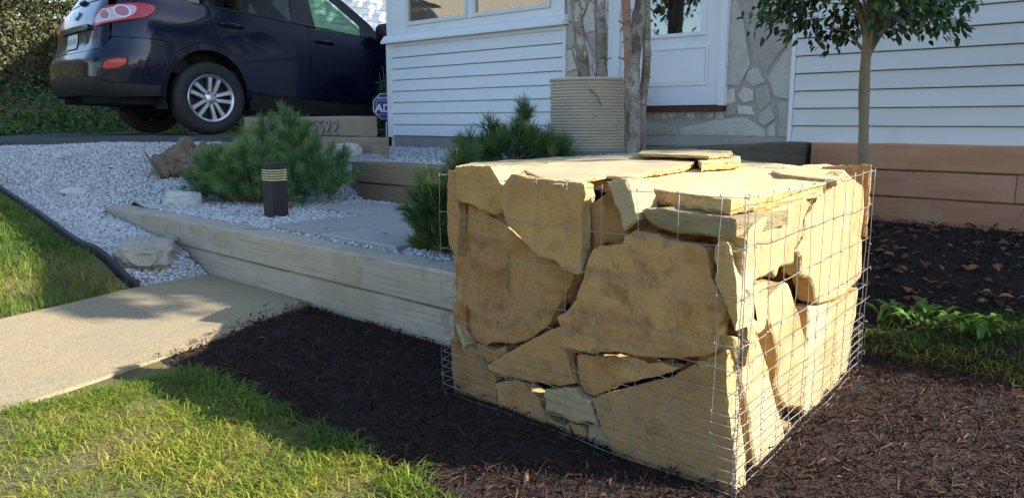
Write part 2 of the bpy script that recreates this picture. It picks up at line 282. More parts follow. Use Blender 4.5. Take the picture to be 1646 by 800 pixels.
def inpoly(P, poly):
    x, y = P[:, 0], P[:, 1]; ins = np.zeros(len(P), bool); n = len(poly)
    for i in range(n):
        x0, y0 = poly[i]; x1, y1 = poly[(i+1) % n]
        c = ((y0 > y) != (y1 > y)) & (x < (x1-x0)*(y-y0)/((y1-y0) if y1 != y0 else 1e-9)+x0); ins ^= c
    return ins
def scatter(poly, n, rng=RNG):
    p = np.array(poly); lo, hi = p.min(0), p.max(0); out = np.zeros((0, 2))
    while len(out) < n:
        q = lo+(hi-lo)*rng.random((n*2, 2)); out = np.vstack([out, q[inpoly(q, poly)]])
    return out[:n]
def densify(poly, h):
    out = []
    for i, a in enumerate(poly):
        b = poly[(i+1) % len(poly)]; d = math.dist(a, b); k = max(1, int(d/h+.5))
        out += [(a[0]+(b[0]-a[0])*j/k, a[1]+(b[1]-a[1])*j/k) for j in range(k)]
    return out
def cdt(poly, h, margin=.4, extra=()):
    """triangulated polygon with inner points about h apart"""
    P = np.array(poly); lo, hi = P.min(0), P.max(0); pts = []
    ny = int((hi[1]-lo[1])/(h*.87))+2; nx = int((hi[0]-lo[0])/h)+2
    for j in range(ny):
        for i in range(nx): pts.append((lo[0]+(i+.5*(j % 2))*h, lo[1]+j*h*.87))
    pts = np.array(pts); pts = pts[inpoly(pts, poly)]
    if len(pts):
        A = P; B = np.roll(P, -1, 0); d = np.full(len(pts), 9e9)
        for a, b in zip(A, B):
            ab = b-a; t = np.clip(((pts-a)@ab)/max(ab@ab, 1e-12), 0, 1); d = np.minimum(d, np.linalg.norm(pts-(a+t[:, None]*ab), axis=1))
        pts = pts[d > h*margin]
    if len(extra):
        ex = np.array(extra); ex = ex[inpoly(ex, poly)]; A = P; B = np.roll(P, -1, 0); d = np.full(len(ex), 9e9)
        for a, b in zip(A, B):
            ab = b-a; t = np.clip(((ex-a)@ab)/max(ab@ab, 1e-12), 0, 1); d = np.minimum(d, np.linalg.norm(ex-(a+t[:, None]*ab), axis=1))
        pts = np.vstack([pts.reshape(-1, 2), ex[d > .0035]])
    n = len(poly)
    vs = [Vector(p) for p in poly]+[Vector(p) for p in pts]
    r = delaunay_2d_cdt(vs, [], [list(range(n))], 1, 1e-6)
    return [tuple(v) for v in r[0]], [tuple(f) for f in r[2]]
def region(name, poly, h, zf, m, skirt=0., parent=None):
    """ground sheet over a polygon given in house coordinates"""
    poly = densify(poly, h); V, F = cdt(poly, h)
    A = np.array(V); z = zf(A[:, 0], A[:, 1]); x, y = WN(A[:, 0], A[:, 1])
    mb = MB(); mb.add(list(zip(x, y, z)), F, True)
    if skirt:
        P = np.array(poly); zz = zf(P[:, 0], P[:, 1]); x, y = WN(P[:, 0], P[:, 1]); n = len(P)
        mb.add(list(zip(x, y, zz))+list(zip(x, y, zz-skirt)), [(i, (i+1) % n, n+(i+1) % n, n+i) for i in range(n)], False)
    o = obj(name, mb, m, parent, sharp=40)
    me = o.data
    if sum(p.normal.z for p in list(me.polygons)[:50]) < 0: me.flip_normals()
    return o

# ------------------------------------------------------------------ ground
def nzv(x, y, s, seed=0.):
    x = np.asarray(x, float); y = np.asarray(y, float)
    return np.array([nz(a*s+seed, b*s, seed*1.7) for a, b in zip(x.ravel(), y.ravel())]).reshape(x.shape)
def zslope(u): return np.interp(u, [3.7, 3.84, 4.15, 5.2, 6.37, 7.0, 8, 10], [0, .0, .12, .22, .31, .42, .57, .64])
def zgrav(u, v):
    terr = np.interp(u, [0, 5, 6, 7, 8], [.258, .265, .44, .60, .62]); t = sm(1.84, 1.95, v)*np.where(u < 5.2, 1, 0)+np.where(u >= 5.2, sm(1.55, 2.7, v), 0)
    z = zslope(u)*(1-t)+terr*t
    t2 = sm(2.95, 3.5, v)*sm(4.3, 4.7, u); z = z*(1-t2)+np.maximum(z, .56)*t2
    return z
def zupper(u, v): return .505+.03*np.clip((np.asarray(v)-3.3)/1.7, 0, 1)+.05*sm(3.6, 3.0, u)
def zdrive(u, v): return np.interp(v, [-6, 1.5, 3.0, 3.71, 7, 20], [.42, .605, .665, .665, .54, .50])+0*u
def zmulch(u, v): return .2*sm(2.9, 4.9, v)*sm(2.9, 1.8, u)+.008*sm(2.2, 2.7, u)*sm(1.7, 1.5, v)+.014*nzv(u, v, 3.)+.006*nzv(u, v, 11.)
def zlawn(u, v): return np.where(u > 3.3, zslope(u+.0), 0)+.008*nzv(u, v, 2.3)+.009
def zbank(u, v): return np.interp(u, [9.6, 10.2, 12.4, 14, 40], [.60, .66, 1.2, 1.3, 1.6])+.03*nzv(u, v, 1.1)
def zbase(u, v):
    return np.interp(u, [3.9, 8, 9.6, 12.5, 20], [-.07, .36, .45, .95, 1.1])
mb = MB()
gu = np.concatenate([[-400, -120, -40, -15], np.arange(-6, 22, 1.), [30, 60, 150, 400]]); gv = np.concatenate([[-400, -120, -40, -15], np.arange(-8, 20, 2.), [30, 60, 150, 400]])
GU, GV = np.meshgrid(gu, gv); zz = zbase(GU, GV); x, y = WN(GU, GV)
nn = len(gu)
mb.add(list(zip(x.ravel(), y.ravel(), zz.ravel())), [(j*nn+i, j*nn+i+1, (j+1)*nn+i+1, (j+1)*nn+i) for j in range(len(gv)-1) for i in range(nn-1)], True)
tag(obj('ground', mb, GBASE, sharp=0), 'brown soil running out under the gardens to the horizon', kind='structure')

MULCH = [(2.98, 1.80), (2.94, 1.62), (2.74, 1.25), (2.60, 1.02), (2.1, 1.0), (1.7, 1.03), (1.3, .99), (.9, .97), (.3, .95), (-1.0, .9), (-2.6, .9), (-2.6, 4.96), (2.03, 4.96), (2.03, 1.80)]
tag(region('mulch_bed', MULCH, .07, zmulch, SOIL), 'bed of dark brown shredded bark mulch round the stone cage', kind='structure')
LAWN1 = [(2.62, 1.04), (2.1, 1.02), (1.7, 1.05), (1.3, 1.01), (.9, .99), (.3, .97), (-2.6, .92), (-2.6, -6), (.3, -6), (2.40, -.5), (2.58, .53)]
tag(region('lawn', LAWN1, .14, zlawn, THATCH), 'sunlit lawn along the front walk', kind='structure')
LAWN2 = [(3.80, 1.40), (4.4, 1.36), (5.4, 1.43), (6.37, 1.50), (7.2, 1.58), (8.3, 1.3), (9.5, .4), (11, -2), (11, -6), (1.3, -6), (3.1, -.3), (3.45, .8), (3.7, 1.3)]
tag(region('lawn', LAWN2, .14, zlawn, THATCH), 'shaded lawn to the left of the front walk', kind='structure')
def zwalk(u, v): return .016+0*u+.003*nzv(u, v, 1.5)
wl = MB()
walk = tag(bpy.data.objects.new('sidewalk', None), 'pale concrete front walk ending at the timber wall', kind='structure'); COL.objects.link(walk)
for k, poly in enumerate([[(3.84, 1.805), (3.80, 1.44), (3.57, .80), (3.26, -.3), (2.24, -.3), (2.42, .53), (2.495, .80), (2.64, 1.22), (2.90, 1.805)], [(3.25, -.32), (1.55, -6), (.4, -6), (2.232, -.32)]]):
    region('walk_slab', poly, .2, zwalk, CONC, .08, walk)
# gravel
GRAVEL = [(3.84, 1.805), (3.80, 1.45), (4.4, 1.385), (5.4, 1.455), (6.37, 1.525), (7.2, 1.61), (8.05, 1.9), (7.6, 2.4), (7.1, 2.9), (7.04, 3.6), (6.2, 3.58), (4.4, 3.58), (4.45, 3.18), (2.05, 3.18), (2.05, 1.955), (5.24, 1.955), (5.24, 1.805)]
tag(region('gravel_bed', GRAVEL, .09, zgrav, GRAVB), 'pale gravel sloping from the drive down to the walk', kind='structure')
UPPER = [(4.93, 3.33), (4.93, 3.8), (6.3, 3.8), (6.38, 5.0), (2.2, 5.0), (2.2, 3.33)]
tag(region('upper_gravel_bed', UPPER, .12, zupper, GRAVB), 'upper strip of gravel along the house foot', kind='structure')
DRIVE = [(7.05, 16), (7.05, 3.6), (7.06, 3.1), (7.3, 2.7), (7.8, 2.2), (8.6, 1.5), (9.2, .6), (9.6, -3), (12.8, -3), (11.4, .6), (10.2, 2.2), (9.9, 3.4), (9.9, 16)]
def zdrv(u, v): return zdrive(u, v)+.008*nzv(u, v, 2.)-.02*sm(7.5, 7.05, u)
tag(region('driveway', DRIVE, .16, zdrv, ASPH, .16), 'grey asphalt driveway with a rough edge under the parked car', kind='structure')
BANK = [(9.85, 16), (9.85, 3.4), (10.15, 2.2), (11.35, .6), (12.7, -3), (30, -3), (30, 16)]
tag(region('grass_bank', BANK, .4, zbank, THATCH), 'grassy bank rising from the driveway to the hedge', kind='structure')

# pebbles
def ico():
    bm = bmesh.new(); bmesh.ops.create_icosphere(bm, subdivisions=1, radius=1); V = np.array([v.co[:] for v in bm.verts]); F = np.array([[v.index for v in f.verts] for f in bm.faces]); bm.free(); return V, F
ICO_V, ICO_F = ico()
def rotmats(n, rng=RNG):
    q = rng.normal(size=(n, 4)); q /= np.linalg.norm(q, axis=1)[:, None]; a, b, c, d = q.T
    return np.stack([np.stack([1-2*(c*c+d*d), 2*(b*c-a*d), 2*(b*d+a*c)], -1), np.stack([2*(b*c+a*d), 1-2*(b*b+d*d), 2*(c*d-a*b)], -1), np.stack([2*(b*d-a*c), 2*(c*d+a*b), 1-2*(b*b+c*c)], -1)], 1)
def pebbles(name, uv, zf, r0, r1, label, m=PEB, flat=.7):
    n = len(uv); r = r0+(r1-r0)*RNG.random(n)**1.6
    T = ICO_V[None]*(1+.28*RNG.normal(size=(10, 12, 1)).clip(-1.5, 1.5))
    T = T*np.array([1.25, 1., .7])
    V = T[RNG.integers(0, 10, n)]
    V = np.einsum('nij,nkj->nki', rotmats(n), V)*r[:, None, None]; V[:, :, 2] *= flat
    z = zf(uv[:, 0], uv[:, 1])+r*(.15+.6*RNG.random(n)); x, y = WN(uv[:, 0], uv[:, 1])
    V = V+np.stack([x, y, z], 1)[:, None]
    F = ICO_F[None]+(np.arange(n)*12)[:, None, None]
    o = npmesh(name, V.reshape(-1, 3), F.reshape(-1, 3), m, tint=np.repeat(np.clip(RNG.normal(.6, .22, n), 0, 1), 12))
    return tag(o, label, kind='stuff')
near = [(3.85, 1.80), (3.82, 1.46), (4.4, 1.40), (5.4, 1.46), (5.4, 1.8)]
far = [(5.23, 1.80), (5.23, 1.46), (6.37, 1.53), (7.2, 1.62), (8.05, 1.9), (7.6, 2.4), (7.12, 2.9), (7.06, 3.5), (5.1, 3.5), (5.1, 1.97), (5.23, 1.97)]
terr = [(2.06, 1.96), (5.12, 1.96), (5.12, 3.17), (2.06, 3.17)]
PAVED = [(2.52, 1.99), (3.55, 1.99), (3.55, 2.60), (4.08, 2.61), (4.08, 3.01), (2.52, 3.01)]
tp = scatter(terr, 15000); tp = tp[~inpoly(tp, PAVED)]
pebbles('pebbles', np.vstack([scatter(near, 4600), scatter(far, 21000), tp]), zgrav, .006, .0135, 'light grey crushed limestone pebbles covering the slope and terrace')
ap = scatter([(4.9, 3.34), (6.3, 3.8), (6.36, 5.0), (2.25, 5.0), (2.25, 3.34)], 7500)
pebbles('pebbles', ap, zupper, .008, .016, 'grey pebbles on the upper strip along the house')

# ------------------------------------------------------------------ pavers in the terrace
pav = tag(bpy.data.objects.new('path', None), 'grey concrete pavers set flush in the terrace gravel', kind='structure'); COL.objects.link(pav)
for (u0, u1, v0, v1) in [(2.53, 3.095, 2.0, 2.555), (3.115, 3.54, 2.0, 2.555), (2.53, 3.095, 2.575, 3.0), (3.115, 3.54, 2.575, 3.0), (3.56, 4.07, 2.62, 3.0)]:
    p = MB(); c = .006
    zt = .284+.003*random.random()
    p.add([W(u, v, .24) for u, v in ((u0, v0), (u1, v0), (u1, v1), (u0, v1))]+[W(u, v, zt-c) for u, v in ((u0, v0), (u1, v0), (u1, v1), (u0, v1))]+[W(u, v, zt) for u, v in ((u0+c, v0+c), (u1-c, v0+c), (u1-c, v1-c), (u0+c, v1-c))],
        [(0, 1, 5, 4), (1, 2, 6, 5), (2, 3, 7, 6), (3, 0, 4, 7), (4, 5, 9, 8), (5, 6, 10, 9), (6, 7, 11, 10), (7, 4, 8, 11), (8, 9, 10, 11), (3, 2, 1, 0)])
    obj('paver', p, PAVER, pav)

# ------------------------------------------------------------------ timbers
def timber(name, m, parent, u0, u1, v0, v1, z0, z1, along='u', wob=.004, ch=.008):
    """squared timber with eased, slightly uneven arrises; lies along u or v"""
    mbx = MB(); L0, L1 = (u0, u1) if along == 'u' else (v0, v1); a0, a1 = (v0, v1) if along == 'u' else (u0, u1)
    k = max(2, int((L1-L0)/.12)); prof = [(a0+ch, z0), (a1-ch, z0), (a1, z0+ch), (a1, z1-ch), (a1-ch, z1), (a0+ch, z1), (a0, z1-ch), (a0, z0+ch)]
    vs = []; sd = random.random()*50
    for i in range(k+1):
        t = L0+(L1-L0)*i/k
        for j, (a, z) in enumerate(prof):
            da = wob*nz(t*4+sd, j*2.1, 1); dz = wob*nz(t*4+sd, j*2.1, 5) if j in (3, 4, 5, 6) else 0
            vs.append(W(t, a+da, z+dz) if along == 'u' else W(a+da, t, z+dz))
    fs = [(i*8+j, i*8+(j+1) % 8, (i+1)*8+(j+1) % 8, (i+1)*8+j) for i in range(k) for j in range(8)]+[tuple(range(8)), tuple(range(k*8, k*8+8))]
    mbx.add(vs, fs, False)
    return obj(name, mbx, m, parent, recalc=True, sharp=25)
fw = thing('timber_wall', 'long low weathered grey timber retaining wall at the end of the concrete walk', 'retaining wall', W(3.5, 1.88, 0))
timber('timber', TGREY, fw, 4.16, 5.24, 1.812, 1.952, .130, .268)
timber('timber', TGREY, fw, 1.95, 4.154, 1.810, 1.950, .132, .272)
timber('timber', TGREY, fw, 3.10, 4.6, 1.818, 1.955, -.012, .127)
timber('timber', TGREY, fw, 1.95, 3.096, 1.816, 1.955, -.012, .127)
m2 = thing('timber_wall', 'brown grained timber wall at the back of the terrace beside the pine bush', 'retaining wall', W(3.4, 3.26, .25))
timber('timber', TBROWN, m2, 2.1, 4.50, 3.19, 3.33, .385, .525)
timber('timber', TBROWN, m2, 2.1, 3.9, 3.195, 3.33, .243, .381)
timber('timber', TBROWN, m2, 3.905, 4.56, 3.197, 3.33, .243, .379)
m3 = thing('timber_wall', 'short tan timber curb with metal house number by the parked car', 'retaining wall', W(5.6, 3.67, .5))
timber('timber', TTAN, m3, 4.95, 6.75, 3.60, 3.755, .683, .838)
timber('timber', TTAN, m3, 4.80, 6.75, 3.59, 3.750, .525, .679)
for ob in list(m3.children): pass
# house number 5522, each digit bent from strip metal
def digit(ch, u, z, h=.10, wd=.055):
    pts = {'5': [(.95, 1), (.1, 1), (.05, .55), (.5, .63), (.95, .45), (.95, .2), (.55, 0), (.05, .12)], '2': [(.05, .8), (.25, .98), (.7, .98), (.95, .78), (.85, .55), (.4, .25), (.05, 0), (1, 0)]}[ch]
    p = MB(); q = [W(u-(x*wd), 3.585, z+y*h) for x, y in pts]
    nv = W(0, 1)-W(0, 0)
    vs = []; 
    for i, a in enumerate(q):
        d = (q[min(i+1, len(q)-1)]-q[max(i-1, 0)]).normalized(); s = d.cross(nv).normalized()*.007
        vs += [a+s-nv*.004, a-s-nv*.004, a-s+nv*.014, a+s+nv*.014]
    k = len(q)
    p.add(vs, [(i*4+j, i*4+(j+1) % 4, i*4+4+(j+1) % 4, i*4+4+j) for i in range(k-1) for j in range(4)]+[(0, 1, 2, 3), (k*4-4, k*4-3, k*4-2, k*4-1)])
    return obj('house_number_digit', p, WIRE, m3)
for ch, u in (('5', 5.60), ('5', 5.50), ('2', 5.40), ('2', 5.30)): digit(ch, u, .705)
m4 = thing('timber_wall', 'reddish three course timber wall below the right hand white siding', 'retaining wall', W(0, 5, .1))
for k, (z0, z1) in enumerate([(.512, .666), (.352, .508), (.19, .348), (.03, .186)]):
    cuts = [[2.0, .2, -2.0], [2.0, .86, -2.0], [2.0, -.4, -2.0], [2.0, .5, -2.0]][k]
    for a, b in zip(cuts[:-1], cuts[1:]): timber('timber', TPINK, m4, b+.002, a-.002, 4.955+.003*k, 5.035, z0, z1)
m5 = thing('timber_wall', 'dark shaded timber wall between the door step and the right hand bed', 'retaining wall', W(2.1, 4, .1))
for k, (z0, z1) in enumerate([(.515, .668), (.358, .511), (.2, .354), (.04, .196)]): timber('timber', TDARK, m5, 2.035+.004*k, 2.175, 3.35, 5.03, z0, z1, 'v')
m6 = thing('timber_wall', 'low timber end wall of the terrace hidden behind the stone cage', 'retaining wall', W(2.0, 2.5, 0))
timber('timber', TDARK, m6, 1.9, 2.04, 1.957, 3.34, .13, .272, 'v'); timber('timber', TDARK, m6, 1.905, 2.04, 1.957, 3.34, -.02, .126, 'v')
# black lawn edging strip
ed = MB(); path = [(3.79, 1.425), (4.4, 1.372), (5.4, 1.442), (6.37, 1.512), (7.2, 1.595), (8.1, 1.75)]
pu = np.interp(np.linspace(0, 5, 41), range(6), [p[0] for p in path]); pv = np.interp(np.linspace(0, 5, 41), range(6), [p[1] for p in path])
vs = []
for u, v in zip(pu, pv):
    z = float(zslope(u)); vs += [W(u, v-.012, z-.05), W(u, v+.012, z-.05), W(u, v+.012, z+.045), W(u, v, z+.055), W(u, v-.012, z+.045)]
ed.add(vs, [(i*5+j, i*5+(j+1) % 5, i*5+5+(j+1) % 5, i*5+5+j) for i in range(40) for j in range(5)]+[(0, 1, 2, 3, 4), (200, 201, 202, 203, 204)])
tag(obj('lawn_edging', ed, EDGEM), 'black plastic edging strip between the lawn and the pale gravel', 'edging')

# ------------------------------------------------------------------ stone filled wire cage: outlines in metres on its front and right faces (along, height) and on its top (x, y)
FRONT = {
    'S1': [(0.927, 0.664), (0.880, 0.664), (0.884, 0.566), (0.874, 0.531), (0.890, 0.418), (0.906, 0.415), (0.929, 0.445), (0.936, 0.497), (0.932, 0.580)],
    'S2': [(0.880, 0.671), (0.838, 0.681), (0.750, 0.683), (0.717, 0.641), (0.708, 0.632), (0.703, 0.567), (0.746, 0.545), (0.765, 0.552), (0.838, 0.571), (0.874, 0.572), (0.889, 0.586), (0.883, 0.627)],
    'S3': [(0.673, 0.663), (0.659, 0.666), (0.611, 0.658), (0.436, 0.655), (0.427, 0.649), (0.420, 0.618), (0.431, 0.587), (0.428, 0.530), (0.434, 0.430), (0.444, 0.423), (0.486, 0.433), (0.513, 0.451), (0.553, 0.456), (0.568, 0.454), (0.632, 0.499), (0.680, 0.526), (0.694, 0.555), (0.710, 0.599), (0.703, 0.632)],
    'S4': [(0.866, 0.569), (0.838, 0.562), (0.797, 0.560), (0.766, 0.537), (0.734, 0.530), (0.662, 0.493), (0.597, 0.470), (0.573, 0.457), (0.526, 0.437), (0.486, 0.429), (0.470, 0.414), (0.476, 0.399), (0.502, 0.362), (0.533, 0.316), (0.556, 0.275), (0.613, 0.229), (0.650, 0.207), (0.700, 0.188), (0.769, 0.178), (0.807, 0.161), (0.857, 0.165), (0.885, 0.199), (0.904, 0.234), (0.905, 0.310), (0.901, 0.353), (0.890, 0.413), (0.886, 0.440), (0.875, 0.513)],
    'S4b': [(0.892, 0.413), (0.931, 0.360), (0.943, 0.345), (0.933, 0.287), (0.928, 0.245), (0.918, 0.226), (0.901, 0.225), (0.902, 0.311), (0.899, 0.357)],
    'S5': [(0.910, 0.213), (0.870, 0.142), (0.857, 0.160), (0.885, 0.210)],
    'S6': [(0.936, 0.158), (0.910, 0.179), (0.831, 0.137), (0.795, 0.110), (0.757, 0.097), (0.737, 0.080), (0.744, 0.072), (0.735, -0.041), (0.783, -0.045), (0.833, -0.021), (0.867, -0.011), (0.922, -0.006), (0.932, 0.060)],
    'S7': [(0.857, 0.160), (0.807, 0.161), (0.769, 0.158), (0.729, 0.177), (0.724, 0.158), (0.769, 0.121), (0.795, 0.110), (0.831, 0.132)],
    'S8': [(0.499, 0.283), (0.535, 0.269), (0.632, 0.211), (0.724, 0.151), (0.767, 0.120), (0.759, 0.103), (0.650, 0.102), (0.550, 0.113), (0.503, 0.119), (0.460, 0.135), (0.462, 0.153), (0.475, 0.183), (0.483, 0.205), (0.496, 0.252)],
    'S9': [(0.463, 0.213), (0.409, 0.222), (0.387, 0.225), (0.278, 0.247), (0.241, 0.240), (0.202, 0.253), (0.154, 0.249), (0.170, 0.235), (0.218, 0.209), (0.252, 0.197), (0.329, 0.159), (0.387, 0.122), (0.407, 0.111), (0.435, 0.115), (0.451, 0.132), (0.460, 0.151)],
    'S10': [(0.548, 0.106), (0.516, 0.111), (0.486, 0.122), (0.449, 0.131), (0.435, 0.112), (0.405, 0.108), (0.394, 0.088), (0.372, 0.050), (0.405, 0.049), (0.433, 0.037), (0.466, 0.035), (0.498, 0.043), (0.539, 0.038), (0.554, 0.045), (0.552, 0.071), (0.557, 0.089)],
    'S11': [(0.744, 0.072), (0.715, 0.083), (0.667, 0.100), (0.645, 0.098), (0.586, 0.071), (0.570, 0.049), (0.561, 0.036), (0.552, 0.018), (0.547, -0.023), (0.606, -0.022), (0.681, -0.026), (0.735, -0.032)],
    'S12': [(0.601, 0.027), (0.552, 0.026), (0.532, 0.016), (0.493, 0.014), (0.486, -0.039), (0.532, -0.039), (0.592, -0.036)],
    'S13': [(0.493, 0.015), (0.470, 0.032), (0.431, 0.035), (0.419, 0.023), (0.418, -0.043), (0.480, -0.041)],
    'S14': [(0.421, 0.031), (0.396, 0.050), (0.370, 0.042), (0.346, 0.020), (0.317, 0.009), (0.307, -0.032), (0.384, -0.041), (0.414, -0.034)],
    'S15': [(0.151, 0.243), (0.109, 0.270), (0.063, 0.301), (0.040, 0.318), (0.034, 0.307), (0.033, 0.283), (0.030, 0.249), (0.025, 0.208), (0.016, 0.148), (0.007, 0.108), (-0.001, 0.054), (-0.004, -0.010), (0.053, -0.016), (0.157, -0.029), (0.288, -0.030), (0.330, -0.015), (0.337, 0.020), (0.364, 0.049), (0.380, 0.079), (0.397, 0.112), (0.376, 0.130), (0.323, 0.156), (0.285, 0.173), (0.218, 0.205), (0.167, 0.227)],
    'S16': [(0.405, 0.493), (0.380, 0.508), (0.354, 0.509), (0.315, 0.519), (0.312, 0.537), (0.296, 0.543), (0.282, 0.552), (0.251, 0.550), (0.213, 0.544), (0.187, 0.539), (0.125, 0.539), (0.096, 0.532), (0.089, 0.523), (0.084, 0.495), (0.079, 0.470), (0.060, 0.442), (0.039, 0.412), (0.039, 0.399), (0.055, 0.369), (0.056, 0.309), (0.066, 0.300), (0.105, 0.285), (0.155, 0.272), (0.216, 0.260), (0.273, 0.253), (0.316, 0.251), (0.370, 0.239), (0.390, 0.232), (0.477, 0.226), (0.496, 0.231), (0.503, 0.257), (0.495, 0.282), (0.505, 0.288), (0.514, 0.304), (0.485, 0.326), (0.465, 0.345), (0.455, 0.360), (0.451, 0.381), (0.440, 0.404), (0.430, 0.429), (0.416, 0.467)],
    'S17': [(0.433, 0.596), (0.407, 0.616), (0.372, 0.636), (0.349, 0.606), (0.323, 0.551), (0.319, 0.539), (0.331, 0.520), (0.349, 0.511), (0.382, 0.509), (0.403, 0.494), (0.418, 0.471), (0.425, 0.475), (0.428, 0.508)],
    'S17b': [(0.369, 0.651), (0.353, 0.667), (0.326, 0.671), (0.303, 0.666), (0.289, 0.649), (0.281, 0.624), (0.270, 0.592), (0.264, 0.579), (0.269, 0.572), (0.295, 0.555), (0.317, 0.542), (0.331, 0.585), (0.352, 0.620)],
    'S18': [(0.268, 0.597), (0.255, 0.606), (0.215, 0.609), (0.164, 0.606), (0.113, 0.605), (0.053, 0.603), (0.027, 0.601), (0.025, 0.561), (0.065, 0.553), (0.087, 0.555), (0.137, 0.555), (0.187, 0.554), (0.225, 0.562), (0.252, 0.579)],
    'S19': [(0.065, 0.551), (0.045, 0.555), (0.036, 0.543), (0.025, 0.502), (0.018, 0.467), (0.015, 0.435), (0.012, 0.389), (0.014, 0.364), (0.017, 0.363), (0.037, 0.401), (0.058, 0.438), (0.073, 0.465), (0.068, 0.489), (0.075, 0.513), (0.073, 0.538)],
    'S20': [(0.031, 0.324), (0.053, 0.368), (0.037, 0.398), (0.014, 0.360), (0.008, 0.329), (0.011, 0.274), (0.025, 0.271)],
}
RIGHT = {
    'R1': [(0.233, 0.607), (0.458, 0.608), (0.493, 0.592), (0.433, 0.552), (0.432, 0.532), (0.435, 0.516), (0.390, 0.491), (0.397, 0.452), (0.296, 0.457), (0.263, 0.437), (0.246, 0.455), (0.142, 0.454), (0.073, 0.446), (0.047, 0.446), (0.031, 0.512), (0.024, 0.534), (0.041, 0.538), (0.031, 0.560), (0.091, 0.583), (0.179, 0.602)],
    'R2': [(0.806, 0.657), (0.857, 0.652), (0.968, 0.624), (1.045, 0.600), (1.068, 0.505), (1.082, 0.317), (1.058, 0.306), (0.851, 0.287), (0.768, 0.291), (0.620, 0.307), (0.582, 0.318), (0.556, 0.358), (0.508, 0.396), (0.435, 0.415), (0.442, 0.460), (0.391, 0.483), (0.453, 0.505), (0.469, 0.557), (0.564, 0.598), (0.608, 0.608), (0.686, 0.615), (0.711, 0.639)],
    'R3': [(0.062, 0.445), (0.143, 0.446), (0.184, 0.442), (0.203, 0.353), (0.170, 0.327), (0.142, 0.324), (0.111, 0.341), (0.106, 0.354), (0.077, 0.368), (0.064, 0.405)],
    'R4': [(0.255, 0.381), (0.289, 0.395), (0.356, 0.410), (0.388, 0.400), (0.434, 0.342), (0.505, 0.259), (0.528, 0.226), (0.549, 0.206), (0.559, 0.162), (0.547, 0.113), (0.540, 0.035), (0.405, 0.075), (0.326, 0.157), (0.338, 0.172), (0.323, 0.253), (0.305, 0.276), (0.273, 0.330)],
    'R5': [(0.561, 0.308), (0.584, 0.309), (0.737, 0.285), (0.877, 0.269), (1.080, 0.272), (1.084, 0.182), (1.066, 0.156), (1.050, 0.093), (1.040, 0.046), (1.017, -0.021), (0.847, -0.019), (0.815, -0.029), (0.696, -0.024), (0.646, -0.051), (0.562, -0.016), (0.542, 0.026), (0.552, 0.113), (0.565, 0.160), (0.551, 0.224), (0.563, 0.273)],
    'R6': [(0.028, 0.346), (0.082, 0.331), (0.167, 0.318), (0.203, 0.276), (0.235, 0.236), (0.258, 0.207), (0.315, 0.112), (0.367, 0.039), (0.392, -0.020), (0.360, -0.059), (0.305, -0.071), (0.273, -0.100), (0.218, -0.094), (0.183, -0.001), (0.151, 0.102), (0.127, 0.155), (0.086, 0.222), (0.044, 0.306)],
    'R8': [(0.018, 0.283), (0.049, 0.275), (0.064, 0.217), (0.074, 0.171), (0.080, 0.126), (0.075, 0.084), (0.056, 0.054), (0.039, 0.125), (0.033, 0.226)],
    'R18': [(-0.061, 0.606), (0.204, 0.602), (0.144, 0.589), (0.091, 0.583), (0.019, 0.567), (-0.001, 0.563), (-0.056, 0.568)],
    'R9': [(0.405, 0.021), (0.446, 0.022), (0.487, 0.001), (0.492, -0.025), (0.443, -0.019), (0.403, 0.002)],
    'R10': [(0.343, 0.087), (0.542, 0.030), (0.563, -0.020), (0.478, -0.006), (0.383, 0.028)],
}
TOP = {
    'T1': (0.637, [(0.467, 1.634), (0.395, 1.763), (0.335, 1.914), (0.305, 2.009), (0.220, 2.280), (0.280, 2.742), (0.708, 3.072), (0.994, 3.377), (1.028, 3.072), (1.080, 2.817), (1.092, 2.569), (0.898, 2.136), (0.728, 1.932), (0.575, 1.748)]),
    'T2': (0.66, [(0.036, 2.387), (0.072, 2.126), (0.103, 1.915), (0.125, 1.895), (0.179, 1.981), (0.263, 2.152), (0.329, 2.100), (0.413, 2.263), (0.546, 2.454), (0.632, 2.679), (0.799, 3.280), (0.729, 3.544), (0.465, 3.280), (0.291, 3.106), (0.149, 2.763)]),
    'T3': (0.64, [(-0.203, 2.804), (-0.165, 3.016), (0.019, 3.315), (0.404, 3.679), (0.551, 3.679), (0.332, 3.016), (0.046, 2.587), (-0.009, 2.344), (-0.039, 2.521), (-0.084, 2.766)]),
    'T6': (0.648, [(0.783, 2.253), (0.813, 2.426), (1.028, 2.741), (1.132, 2.781), (1.129, 2.627), (0.973, 2.253), (0.865, 2.057), (0.826, 2.151)]),
    'T5': (0.668, [(0.609, 2.488), (0.669, 2.828), (0.919, 3.212), (0.877, 2.981), (0.777, 2.647)]),
    'T4': (0.685, [(0.464, 2.853), (0.513, 3.098), (0.760, 3.310), (0.857, 3.033), (0.796, 2.798), (0.672, 2.645)]),
}
GN = Vector((.475, 1.56, 0)); GL = Vector((-.20, 2.21, 0)); GR = Vector((1.135, 2.435, 0)); GK = GL+GR-GN
gab = thing('gabion', 'square wire cage packed with tan sandstone slabs standing on the dark mulch', 'gabion', (GN+GK)/2)
dF = (GL-GN).normalized(); nF = Vector((dF.y, -dF.x, 0)); nF = nF if nF.y < 0 else -nF
dR = (GR-GN).normalized(); nR = Vector((dR.y, -dR.x, 0)); nR = nR if nR.x > 0 else -nR
def ccw(p):
    a = sum(p[i][0]*p[(i+1) % len(p)][1]-p[(i+1) % len(p)][0]*p[i][1] for i in range(len(p))); return p if a > 0 else p[::-1]
